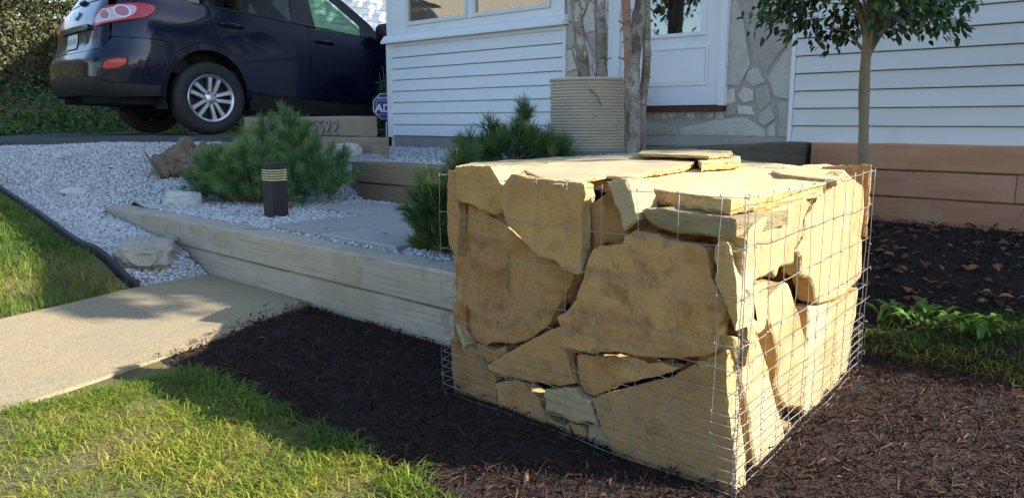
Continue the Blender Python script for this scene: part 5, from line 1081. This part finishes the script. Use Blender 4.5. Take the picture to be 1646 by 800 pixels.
# shredded bark
def chips(name, uv, zf, l0, l1, label, tb=.45):
    n = len(uv); x, y = WN(uv[:, 0], uv[:, 1]); l = l0+(l1-l0)*RNG.random(n)**2.2; wd = np.clip(l*(.08+.15*RNG.random(n)), .0011, .007); th = wd*(.25+.4*RNG.random(n))
    a = 2*math.pi*RNG.random(n); pit = .35*RNG.normal(size=n)
    d = np.stack([np.cos(a)*np.cos(pit), np.sin(a)*np.cos(pit), np.sin(pit)], 1); s = np.cross(d, unit(n)*.6+np.array([0, 0, 1])); s /= np.linalg.norm(s, axis=1)[:, None]; nn_ = np.cross(s, d)
    c = np.stack([x, y, zf(uv[:, 0], uv[:, 1])+.003+.012*RNG.random(n)**2+np.abs(np.sin(pit))*l*.25], 1); bend = (.16*RNG.normal(size=n)*l)[:, None]
    def ring(t, off, k): q = c+d*(l*t)[:, None]+nn_*bend*off+s*bend*off*.5; return [q+s*(wd*k)[:, None]*.5, q+nn_*(th*k)[:, None], q-s*(wd*k)[:, None]*.5, q-nn_*(th*k*.4)[:, None]]
    V = np.stack(ring(-.5, -1, .45)+ring(0, .6, 1)+ring(.5, -1, .35), 1).reshape(-1, 3)
    f = [(i*4+j, i*4+(j+1) % 4, i*4+4+(j+1) % 4, i*4+4+j) for i in range(2) for j in range(4)]+[(0, 1, 2, 3), (11, 10, 9, 8)]
    F = (np.array(f)[None]+(np.arange(n)*12)[:, None, None]).reshape(-1, 4)
    t = np.clip(RNG.beta(2., 2.6, n)*1.05+tb-.45, 0, 1)
    return tag(npmesh(name, V, F, CHIP, None, np.repeat(t, 12)), label, kind='stuff')
def slab_edge(v): return np.interp(v, [-.3, .53, .80, 1.22, 1.805], [2.24, 2.42, 2.495, 2.64, 2.90])
def zmu2(u, v): return np.where(u > slab_edge(v), np.maximum(zwalk(u, v), zmulch(u, v)), zmulch(u, v))
mview = [(2.90, 1.80), (2.885, 1.72), (2.80, 1.56), (2.73, 1.40), (2.655, 1.27), (2.60, 1.14), (2.52, 1.03), (2.42, 1.0), (1.9, .99), (1.3, .97), (.7, .93), (.2, 1.0), (-.3, 1.6), (-.7, 2.3), (-.7, 3.0), (.95, 2.95), (1.9, 2.75), (2.0, 1.80)]
mu = scatter(mview, 62000)
def in_gab(uv):
    x, y = WN(uv[:, 0], uv[:, 1]); det = dF.x*dR.y-dF.y*dR.x; a = ((x-GN.x)*dR.y-(y-GN.y)*dR.x)/det; b = (dF.x*(y-GN.y)-dF.y*(x-GN.x))/det; return (a > .02) & (a < .90) & (b > .02) & (b < 1.06)
mu = mu[~in_gab(mu)]
chips('mulch_chips', mu, zmu2, .003, .036, 'dark brown shredded bark chips of the mulch bed')
chips('mulch_chips', mu[:1300]+RNG.normal(size=(1300, 2))*.01, zmu2, .025, .085, 'long stringy bark shreds lying on the mulch')
fb = scatter([(1.95, 3.3), (1.95, 4.94), (-.8, 4.94), (-.8, 3.5), (.4, 3.5), (1.0, 3.2)], 9000)
chips('mulch_chips', fb, zmulch, .008, .05, 'bark chips of the shaded bed under the timber wall')
bl = MB(); 
edge_c = scatter([(2.88, 1.80), (2.62, 1.22), (2.46, .86), (2.50, .84), (2.70, 1.20), (2.80, 1.38), (2.99, 1.66), (3.02, 1.80)], 900); edge_c = edge_c[RNG.random(len(edge_c)) < .35*np.exp(-((edge_c[:, 0]-(2.53+.40*(edge_c[:, 1]-.84)))/.05)**2)]; chips('mulch_chips', edge_c, zwalk, .005, .035, 'bark chips spilled on the edge of the walk', .5)
# dry leaves
lf = scatter([(1.9, 3.5), (1.9, 4.92), (-.8, 4.92), (-.8, 3.75), (.3, 3.6), (1.0, 3.3)], 950); x, y = WN(lf[:, 0], lf[:, 1]); n = len(lf)
D = unit(n); D[:, 2] *= .25; Nn = np.array([0, 0, 1.])+.45*unit(n); l = .018+.05*RNG.random(n)**1.6; V, F = leaves(np.stack([x, y, zmulch(lf[:, 0], lf[:, 1])+.012+.012*RNG.random(n)], 1), D, Nn, l, l*.65, .22)
tag(npmesh('fallen_leaves', V, F, DRYLEAF, None, np.repeat(RNG.random(n)**1.2, 6)), 'dry brown fallen leaves scattered over the bed below the timber wall', kind='stuff')
tw = MB()
for (a, b, r) in ((W(.9, 3.9, .06), W(.4, 4.1, .075), .009),):
    tw.tube([a, (a+b)/2+Vector((.01, .02, .015)), b], [r, r*.9, r*.5], 6)
tag(obj('twigs', tw, PEEL), 'a few dry twigs lying on the mulch and the bed', kind='stuff')

# tree builder
def trunk_tube(mb, pts, r0, r1, n=10, wob=.12, k=18):
    pts = [Vector(p) for p in pts]; out = []; m_ = len(pts)-1
    for i in range(k+1):
        t = i/k*m_; j = min(int(t), m_-1); f = t-j
        p0, p1, p2, p3 = pts[max(j-1, 0)], pts[j], pts[j+1], pts[min(j+2, m_)]
        out.append(.5*((2*p1)+(p2-p0)*f+(2*p0-5*p1+4*p2-p3)*f*f+(3*p1-p0-3*p2+p3)*f**3))
    mb.tube(out, [r0+(r1-r0)*i/k+(.012*r0/.04 if i == 0 else 0) for i in range(k+1)], n, wob=wob); return out
def flakes(c_pts, r, n, parent, m=PEEL, s=.03):
    p = MB()
    for i in range(n):
        c = random.choice(c_pts); a = random.uniform(0, 6.28); d = Vector((math.cos(a), math.sin(a), 0)); t = Vector((-math.sin(a), math.cos(a), 0)); b = c+d*r*.98+Vector((0, 0, random.uniform(-.06, .06))); l = s*random.uniform(.4, 1.3); w2 = s*random.uniform(.3, .9)
        e = b+d*l*.5+t*l*random.uniform(-.5, .5)-Vector((0, 0, l*random.uniform(.1, .8)))
        p.add([b-t*w2*.5, b+t*w2*.5, (b+e)/2+d*.005+t*w2*.4, (b+e)/2+d*.005-t*w2*.4, e+t*w2*.15, e-t*w2*.2], [(0, 1, 2, 3), (3, 2, 4, 5)])
    return tag(obj('peeling_bark', p, m, parent, recalc=False), kind='stuff')
def crown(c, R_, n, size, m, parent, name='crown', squash=.8, asp=.5, clump=26, droop=.3):
    cl = unit(clump)*R_*(.35+.6*RNG.random((clump, 1))); cl[:, 2] *= squash; k = RNG.integers(0, clump, n)
    P = np.array(c)+cl[k]+RNG.normal(size=(n, 3))*R_*.17*np.array([1, 1, .8]); D = unit(n)+(P-np.array(c))/R_*.8+np.array([0, 0, -droop]); Nn = unit(n)*.6+np.array([0, 0, 1.]); l = size*(.7+.6*RNG.random(n))
    V, F = leaves(P, D, Nn, l, l*asp); o = npmesh(name, V, F, m, parent, np.repeat(np.clip(RNG.normal(.5, .25, n), 0, 1), 6)); return o, cl+np.array(c)
# small shade tree at the right
tb = W(1.19, 3.50, .06)
tr = thing('small_tree', 'small tree with one thin straight trunk and dark leaves in the right hand bed', 'tree', tb)
p = MB(); tt = trunk_tube(p, [tb, tb+Vector((.01, 0, .5)), tb+Vector((-.012, 0, .95)), tb+Vector((.0, 0, 1.18))], .0215, .021, 12, .16)
ctr = tb+Vector((-.02, 0, 1.42))
trk = obj('trunk', p, BARK, tr)
p = MB(); rt = random.Random(3)
for i in range(34):
    a = rt.uniform(0, 6.28); e = rt.uniform(.45, 1.2); L_ = rt.uniform(.22, .36); s0 = tb+Vector((0, 0, rt.uniform(1.0, 1.25))); d = Vector((math.cos(a)*math.cos(e), math.sin(a)*math.cos(e), math.sin(e)))
    p.tube([s0, s0+d*L_*.5+Vector((0, 0, .05)), s0+d*L_+Vector((0, 0, .0))], [.009, .005, .002], 5, caps=False)
obj('branches', p, BARK, tr)
n = 6800; kx = 170; aa = 2*math.pi*RNG.random(kx); ee = RNG.uniform(-.42, 1.3, kx); RR = .385*(.45+.55*RNG.random(kx)**.6)
cl = np.stack([np.cos(aa)*np.cos(ee)*RR*1.1, np.sin(aa)*np.cos(ee)*RR*1.1, np.sin(ee)*RR*.95], 1)+np.array(tb+Vector((-.075, 0, 1.25)))
k = RNG.integers(0, kx, n); P = cl[k]+RNG.normal(size=(n, 3))*.05*np.array([1, 1, .6]); D = unit(n)*.8+(P-np.array(tb+Vector((0, 0, 1.3))))*1.5+np.array([0, 0, -.55]); l = .030+.020*RNG.random(n)
V, F = leaves(P, D, unit(n)*.6+np.array([0, 0, 1.]), l, l*.5, .12); npmesh('crown', V, F, LEAF, tr, np.repeat(np.clip(RNG.normal(.45, .28, n), 0, 1), 6))
# corrugated tank planter
pc = W(3.44, 4.50, .52)
pl = thing('planter', 'round corrugated galvanised metal planter holding two birch trunks', 'planter', pc)
prof = [(.268, 0), (.27, .004)]
nr = 26
for i in range(nr*6+1): z = .012+.545*i/(nr*6); prof.append((.278+.0055*math.cos(2*math.pi*i/6), z))
prof += [(.288, .560), (.290, .570), (.284, .578), (.274, .574), (.270, .56), (.268, .50)]
p = MB(); p.lathe(prof, 56, c=pc); obj('wall', p, TANK, pl, sharp=60)
p = MB(); p.lathe([(.001, .53), (.15, .535), (.272, .52)], 32, c=pc); obj('potting_soil', p, SOIL, pl)
p = MB(); q = pc+Vector((-.03, -.284, .50)); p.tube([q, q+Vector((.05, -.004, -.05)), q+Vector((.09, .008, -.12))], .0025, 5); obj('seam', p, DARK, pl)
def birch(label, stems, fl, crown_at, cn=2600, cr=.9):
    b = Vector(stems[0][0][0]); t = thing('birch_tree', label, 'birch tree', b, 'peeling birch trunks by the front door')
    for pts, r0, r1, m in stems:
        p = MB(); tt = trunk_tube(p, pts, r0, r1, 12, .22, 26); o = obj('trunk', p, m, t); vis = [q for q in tt if q.z < 2.2]; flakes(vis, (r0+r1)/2, fl, t)
        p = MB()
        for q in tt[4:24:3]:
            if q.z < 2: p.tube([q, q+Vector((random.uniform(-.07, .07), random.uniform(-.07, .02), .02))], [.008, .004], 5)
        if p.v: obj('branch_stub', p, PEEL, t)
    c = Vector(crown_at); crown(c, cr, cn, .06, LEAF, t, asp=.7)
    return t
pb = pc+Vector((0, 0, .53))
birch('left birch trunk leaning out of the corrugated planter', [([pb+Vector((-.03, -.02, 0)), pb+Vector((-.07, -.02, .3)), pb+Vector((-.115, -.02, .62)), pb+Vector((-.2, 0, 1.4)), pb+Vector((-.3, .1, 2.4))], .042, .03, BIRCH)], 26, pb+Vector((-.4, .0, 3.1)))
birch('straight right hand birch trunk in the corrugated planter', [([pb+Vector((.085, -.03, 0)), pb+Vector((.075, -.03, .3)), pb+Vector((.06, -.03, .62)), pb+Vector((.08, -.1, 1.5)), pb+Vector((.1, -.1, 2.4))], .043, .032, BIRCH)], 26, pb+Vector((.2, -.2, 3.1)))
fbp = W(2.78, 4.10, .565)
birch('forked birch with peeling bark growing before the front door right of the planter', [
    ([fbp, fbp+Vector((-.01, 0, .3)), fbp+Vector((-.02, 0, .60)), fbp+Vector((.015, .02, .85)), fbp+Vector((.06, .03, 1.2)), fbp+Vector((.15, .1, 2.4))], .054, .038, BIRCH),
    ([fbp+Vector((-.035, -.01, .48)), fbp+Vector((-.055, -.02, .70)), fbp+Vector((-.07, -.02, .95)), fbp+Vector((-.10, -.05, 1.5)), fbp+Vector((-.2, -.1, 2.4))], .028, .022, BIRCHR),
    ([fbp+Vector((.06, .05, 0)), fbp+Vector((.055, .05, .3)), fbp+Vector((.075, .05, .6)), fbp+Vector((.065, .04, 1.0)), fbp+Vector((.1, .1, 1.6)), fbp+Vector((.3, .2, 2.4))], .029, .022, BIRCH)], 34, fbp+Vector((.2, .1, 3.2)))
# dandelion like weeds
wd = thing('weed_clump', 'bright green weed rosette with long toothed leaves by the right side of the cage', 'weed', W(.72, 3.10, .02))
P = []; Fc = []
for i in range(60):
    b0 = W(.80+random.uniform(-.22, .16), 3.22+random.uniform(-.10, .14), .025); a = random.uniform(0, 6.28); L_ = random.uniform(.08, .16); d = Vector((math.cos(a), math.sin(a), 0)); s = Vector((-math.sin(a), math.cos(a), 0)); o = len(P)
    for j in range(9):
        t = j/8; c = b0+d*L_*t*.8+Vector((0, 0, L_*(.85*t-.62*t*t)*1.3)); w2 = (.0035+.013*math.sin(math.pi*min(1, t*1.02))**1.3*(1 if j % 2 else .42)); P += [c-s*w2+Vector((0, 0, w2*.5)), c, c+s*w2+Vector((0, 0, w2*.5))]
    Fc += [(o+j*3+k, o+j*3+k+1, o+j*3+k+4, o+j*3+k+3) for j in range(8) for k in (0, 1)]
npmesh('leaf_rosette', [tuple(q) for q in P], Fc, WEED, wd, RNG.random(len(P)))
# shrub behind the yard sign
sb = thing('shrub', 'dark leafy shrub at the house corner behind the blue sign', 'shrub', W(6.9, 5.5, .55))
n = 2000; q = unit(n)*(RNG.random((n, 1))**.4)*np.array([.22, .22, .40]); leaf_cloud(q+np.array(W(6.84, 5.42, .90)), .05, LEAF, sb)
p = MB()
for i in range(9): b0 = W(6.84, 5.42, .5); p.tube([b0, b0+Vector((random.uniform(-.1, .1), random.uniform(-.1, .1), .3)), b0+Vector((random.uniform(-.22, .22), random.uniform(-.22, .22), random.uniform(.5, .9)))], [.009, .006, .003], 5)
obj('branches', p, BARK, sb)

# ------------------------------------------------------------------ bollard, sign, log, rocks
bc = W(3.93, 2.26, .28); bo = thing('bollard_light', 'short square black bollard light with cream louvres before the big pine', 'bollard light', bc)
def bb(name, m, s, z0, z1, s1=None):
    p = MB(); s1 = s1 or s; vs = [bc+Vector(W(a*k/2, b*k/2, 0))+Vector((0, 0, z)) for k, z in ((s, z0), (s1, z1)) for a, b in ((-1, -1), (1, -1), (1, 1), (-1, 1))]
    p.add(vs, [(3, 2, 1, 0), (4, 5, 6, 7)]+[(j, (j+1) % 4, 4+(j+1) % 4, 4+j) for j in range(4)]); return obj(name, p, m, bo)
bb('post', BOLL, .098, -.03, .192, .094); bb('lamp_core', BOLL, .07, .1922, .262)
for i in range(5): bb('louvre', CREAM, .098, .1945+i*.0135, .2005+i*.0135, .10)
bb('cap', BOLL, .094, .2622, .288); bb('cap_top', BOLL, .082, .2881, .293, .076)
sg = thing('yard_sign', 'small blue octagonal security sign at the left corner of the house', 'sign', W(6.67, 5.20, .55))
sc = W(6.665, 5.18, .955); sr = .145
sn = Vector((.12, -1, .0)).normalized(); sx = Vector((-sn.y, sn.x, 0)); 
if sx.x < 0: sx = -sx
def oct_(r, m, o, name, par=sg, th=.006):
    p = MB(); p.prism([(r*math.cos(rad(22.5+45*k)), r*math.sin(rad(22.5+45*k))) for k in range(8)], lambda a, b, h: sc+sx*a+Vector((0, 0, b))+sn*(o+h), 0, th); return obj(name, p, m, par)
oct_(sr, SIGNW, 0, 'border'); oct_(sr*.955, SIGNB, .0062, 'face', th=.002)
p = MB(); p.tube([sc-Vector((0, 0, .16))-sn*.004, sc-Vector((0, 0, .42))-sn*.004], .008, 6); obj('stake', p, SIGNW, sg)
def text(body_, size, c, name, par, m, bold=.0, sxv=None, snv=None, shear=0.):
    cu = bpy.data.curves.new(name, 'FONT'); cu.body = body_; cu.size = size; cu.align_x = 'CENTER'; cu.align_y = 'CENTER'; cu.extrude = .0008; cu.offset = bold; cu.shear = shear
    ob = bpy.data.objects.new(name, cu); COL.objects.link(ob); dg = bpy.context.evaluated_depsgraph_get(); me = bpy.data.meshes.new_from_object(ob.evaluated_get(dg)); bpy.data.objects.remove(ob)
    vs = [c+sx*v.co.x+Vector((0, 0, v.co.y))+sn*(v.co.z) for v in me.vertices]; p = MB(); p.add(vs, [tuple(f.vertices) for f in me.polygons]); bpy.data.meshes.remove(me); return obj(name, p, m, par, recalc=False)
text('ADT', .115, sc+sn*.0095+Vector((0, 0, -.022)), 'lettering', sg, SIGNW, .0035, shear=.12); text('SECURED BY', .030, sc+sn*.0095+Vector((0, 0, .085)), 'lettering', sg, SIGNW, .0006)
p = MB()
for a, b in (((-.10, -.085), (-.10, .058)), ((-.10, .058), (.10, .058)), ((.10, .058), (.10, -.085)), ((.10, -.085), (-.10, -.085))):
    A_ = sc+sx*a[0]+Vector((0, 0, a[1]))+sn*.009; B_ = sc+sx*b[0]+Vector((0, 0, b[1]))+sn*.009; p.tube([A_, B_], .0022, 4)
obj('inner_border', p, SIGNW, sg)
# driftwood
lc = W(5.62, 2.75, .44); lg = thing('driftwood_log', 'gnarled brown driftwood log lying on the gravel left of the big pine', 'log', lc)
p = MB(); pts = [lc+Vector((-.42, -.07, -.02)), lc+Vector((-.28, .0, .05)), lc+Vector((-.1, .05, .09)), lc+Vector((.1, .12, .09)), lc+Vector((.35, .2, .10)), lc+Vector((.6, .25, .09))]
tt = trunk_tube(p, pts, .12, .075, 18, .55, 30); obj('trunk', p, LOGM, lg, sharp=60)
p = MB(); trunk_tube(p, [lc+Vector((-.30, .0, .05)), lc+Vector((-.24, .02, .16)), lc+Vector((-.17, .05, .19))], .085, .045, 12, .6, 10); trunk_tube(p, [lc+Vector((-.28, -.06, .0)), lc+Vector((-.1, -.06, .04)), lc+Vector((.15, .0, .05))], .07, .05, 12, .5, 12); obj('knot', p, LOGM, lg, sharp=60)
def rock(name, label, c, d, seed, m, rot=0., sub=4, amp=.2, cat='rock', tiltx=0.):
    V_, F_ = rock_mesh((0, 0, 0), d, seed, sub, amp); R = Matrix.Rotation(rot, 3, 'Z') @ Matrix.Rotation(tiltx, 3, 'X'); p = MB(); p.add([R @ v for v in V_], F_, True); p.v = [tuple(Vector(v)+Vector(c)) for v in p.v]
    return tag(obj(name, p, m, None, Vector(c)-Vector((0, 0, d[2]*.8)), sharp=30), label, cat)
rock('flat_rock', 'broad flat topped pale rock lying half sunlit at the foot of the gravel slope', W(4.10, 1.60, .12), (.165, .14, .078), 4.4, ROCK, rad(100), 4, .20, tiltx=.05)
rock('rock', 'pale rounded rock tucked under the left edge of the big pine', W(4.95, 2.18, .29), (.12, .09, .07), 9.1, WHROCK, .5)
rock('rock', 'whitish boulder on the timber ledge below the house number curb', W(4.92, 3.44, .575), (.13, .09, .065), 14.2, WHROCK, -.7)
rock('flat_rock', 'thin shard of layered stone wedged against the end of the grey timber', W(4.215, 1.782, .165), (.035, .028, .016), 21., ROCK, .3, 3)
rock('rock', 'low grey stone half buried in the gravel near the drive', W(5.9, 1.85, .315), (.09, .06, .03), 25., WHROCK, .2, 3)

# ------------------------------------------------------------------ unseen planting, added right of the view to throw the low shade
for i, (e, c, h, r, lab) in enumerate([(2.25, 1.55, .62, .34, 'round boxwood nearest the lawn'), (2.3, 2.12, .50, .30, 'low boxwood between its taller neighbours'), (2.25, 2.78, .92, .36, 'tall boxwood nearest the house wall')]):
    b = Vector((.9865*e+.1675*c, -.1675*e+.9865*c, 0)); t = thing('boxwood', lab, 'shrub', b, 'boxwoods along the right side of the mulch bed')
    n = 12000; q = unit(n)*(.40+.62*RNG.random((n, 1))**.7)*np.array([r, r, h*.55])*(1+.18*np.sin(5*RNG.random((n, 1))*6.28)); q[:, 2] += h*.5; q[:, 2] = np.maximum(q[:, 2], .02); leaf_cloud(q+np.array(b), .03, LEAF, t)
    p = MB(); V_, F_ = rock_mesh(b+Vector((0, 0, h*.48)), (r*.45, r*.45, h*.34), i*2., 3, .2); p.add(V_, F_, False); obj('inner_twigs', p, BARK, t)
ob_ = Vector((5.55, 2.55, .3)); ot = thing('ornamental_tree', 'slender loose crowned tree at the right end of the house', 'tree', ob_)  # unseen tree added to break up the edge of the house shadow
p = MB(); trunk_tube(p, [ob_, ob_+Vector((.05, 0, 1.5)), ob_+Vector((0, .05, 3.2)), ob_+Vector((-.05, .1, 4.6))], .06, .02, 10); obj('trunk', p, BARK, ot)
crown(ob_+Vector((0, .1, 3.75)), 0.9, 1500, .075, LEAF, ot, clump=14, asp=.6)
# street trees behind the viewer, seen in the paintwork
for (x, y, h, r, lab) in ((-6, -9, 6, 2.4, 'broad street tree far left behind the lawn'), (3, -12, 7, 2.8, 'tall street tree across the road'), (-12, 1.2, 6.6, 3.0, 'rounded tree by the driveway mouth')):
    b = Vector((x, y, -.05)); t = thing('street_tree', lab, 'tree', b, 'trees along the street'); p = MB(); tt = trunk_tube(p, [b, b+Vector((.1, 0, h*.3)), b+Vector((0, .1, h*.7))], .18, .08, 10)
    for k in range(8): a = random.uniform(0, 6.28); e = tt[-4]+Vector((math.cos(a)*r*.6, math.sin(a)*r*.6, random.uniform(.3, 1.6))); p.tube([tt[-5], (tt[-5]+e)/2, e], [.06, .04, .02], 6)
    obj('trunk', p, BARK, t); crown(b+Vector((0, 0, h*.8)), r, 5000, .2, HLEAF, t, clump=40)

for i, (u, v, h) in enumerate([(6.78, 6.2, 1.9), (6.80, 7.1, 2.2), (6.78, 8.0, 2.0)]):  # hidden row added so the car side mirrors something dark
    b = W(u, v, .45); t = thing('evergreen_shrub', ['dark evergreen nearest the porch corner beside the driveway', 'tallest dark evergreen in the middle of the row beside the driveway', 'dark evergreen farthest back along the house end wall'][i], 'shrub', b, 'evergreens along the house end')
    n = 7500; q = unit(n)*(.45+.6*RNG.random((n, 1))**.7)*np.array([.36, .36, h*.5]); q[:, 2] += h*.5; leaf_cloud(q+np.array(b), .05, LEAF, t)
    p = MB(); V_, F_ = rock_mesh(b+Vector((0, 0, h*.48)), (.18, .18, h*.36), i*2.+1, 3, .15); p.add(V_, F_, False); obj('inner_twigs', p, BARK, t)
b = Vector((8.7, 11.9, .3)); t = thing('maple_tree', 'tall open crowned tree rising behind the white house', 'tree', b)  # unseen tree added to dapple the neighbour's sunny wall
p = MB(); tt = trunk_tube(p, [b, b+Vector((.1, 0, 3)), b+Vector((0, .1, 7))], .2, .09, 10)
for k in range(9):
    a = random.uniform(0, 6.28); e = tt[-3]+Vector((math.cos(a)*1.6, math.sin(a)*1.6, random.uniform(.6, 2.6))); p.tube([tt[-6], (tt[-6]+e)/2, e], [.07, .045, .02], 6)
obj('trunk', p, BARK, t); crown(b+Vector((0, .3, 8.3)), 2.3, 6000, .17, LEAF, t, clump=55)

b = W(6.95, 12.6, .45); t = thing('young_maple', 'young maple between the house end wall and the driveway', 'tree', b)  # second unseen tree added for more shade on the neighbour's wall
p = MB(); tt = trunk_tube(p, [b, b+Vector((.05, 0, 3)), b+Vector((0, .1, 6.2))], .09, .04, 10)
for k in range(7): a = random.uniform(0, 6.28); e = tt[-4]+Vector((math.cos(a)*1.0, math.sin(a)*1.0, random.uniform(.2, 1.6))); p.tube([tt[-6], (tt[-6]+e)/2, e], [.04, .025, .01], 6)
obj('trunk', p, BARK, t); crown(b+Vector((0, .0, 6.6)), 2.1, 4600, .14, LEAF, t, clump=34)

# a few stray leaves on the gravel and the walk
lf = np.vstack([scatter([(3.9, 1.5), (5.2, 1.5), (6.6, 1.7), (6.8, 3.2), (5.3, 3.0), (5.3, 1.8), (3.9, 1.78)], 26), scatter([(2.1, 2.0), (5.0, 2.0), (5.0, 3.1), (2.1, 3.1)], 16)])
x, y = WN(lf[:, 0], lf[:, 1]); n = len(lf); D = unit(n); D[:, 2] *= .2; l = .02+.03*RNG.random(n)
V, F = leaves(np.stack([x, y, zgrav(lf[:, 0], lf[:, 1])+.03], 1), D, np.array([0, 0, 1.])+.3*unit(n), l, l*.55, .2)
tag(npmesh('fallen_leaves', V, F, DRYLEAF, None, np.repeat(.8*RNG.random(n), 6)), 'stray dry leaves dotted over the pale gravel', kind='stuff')
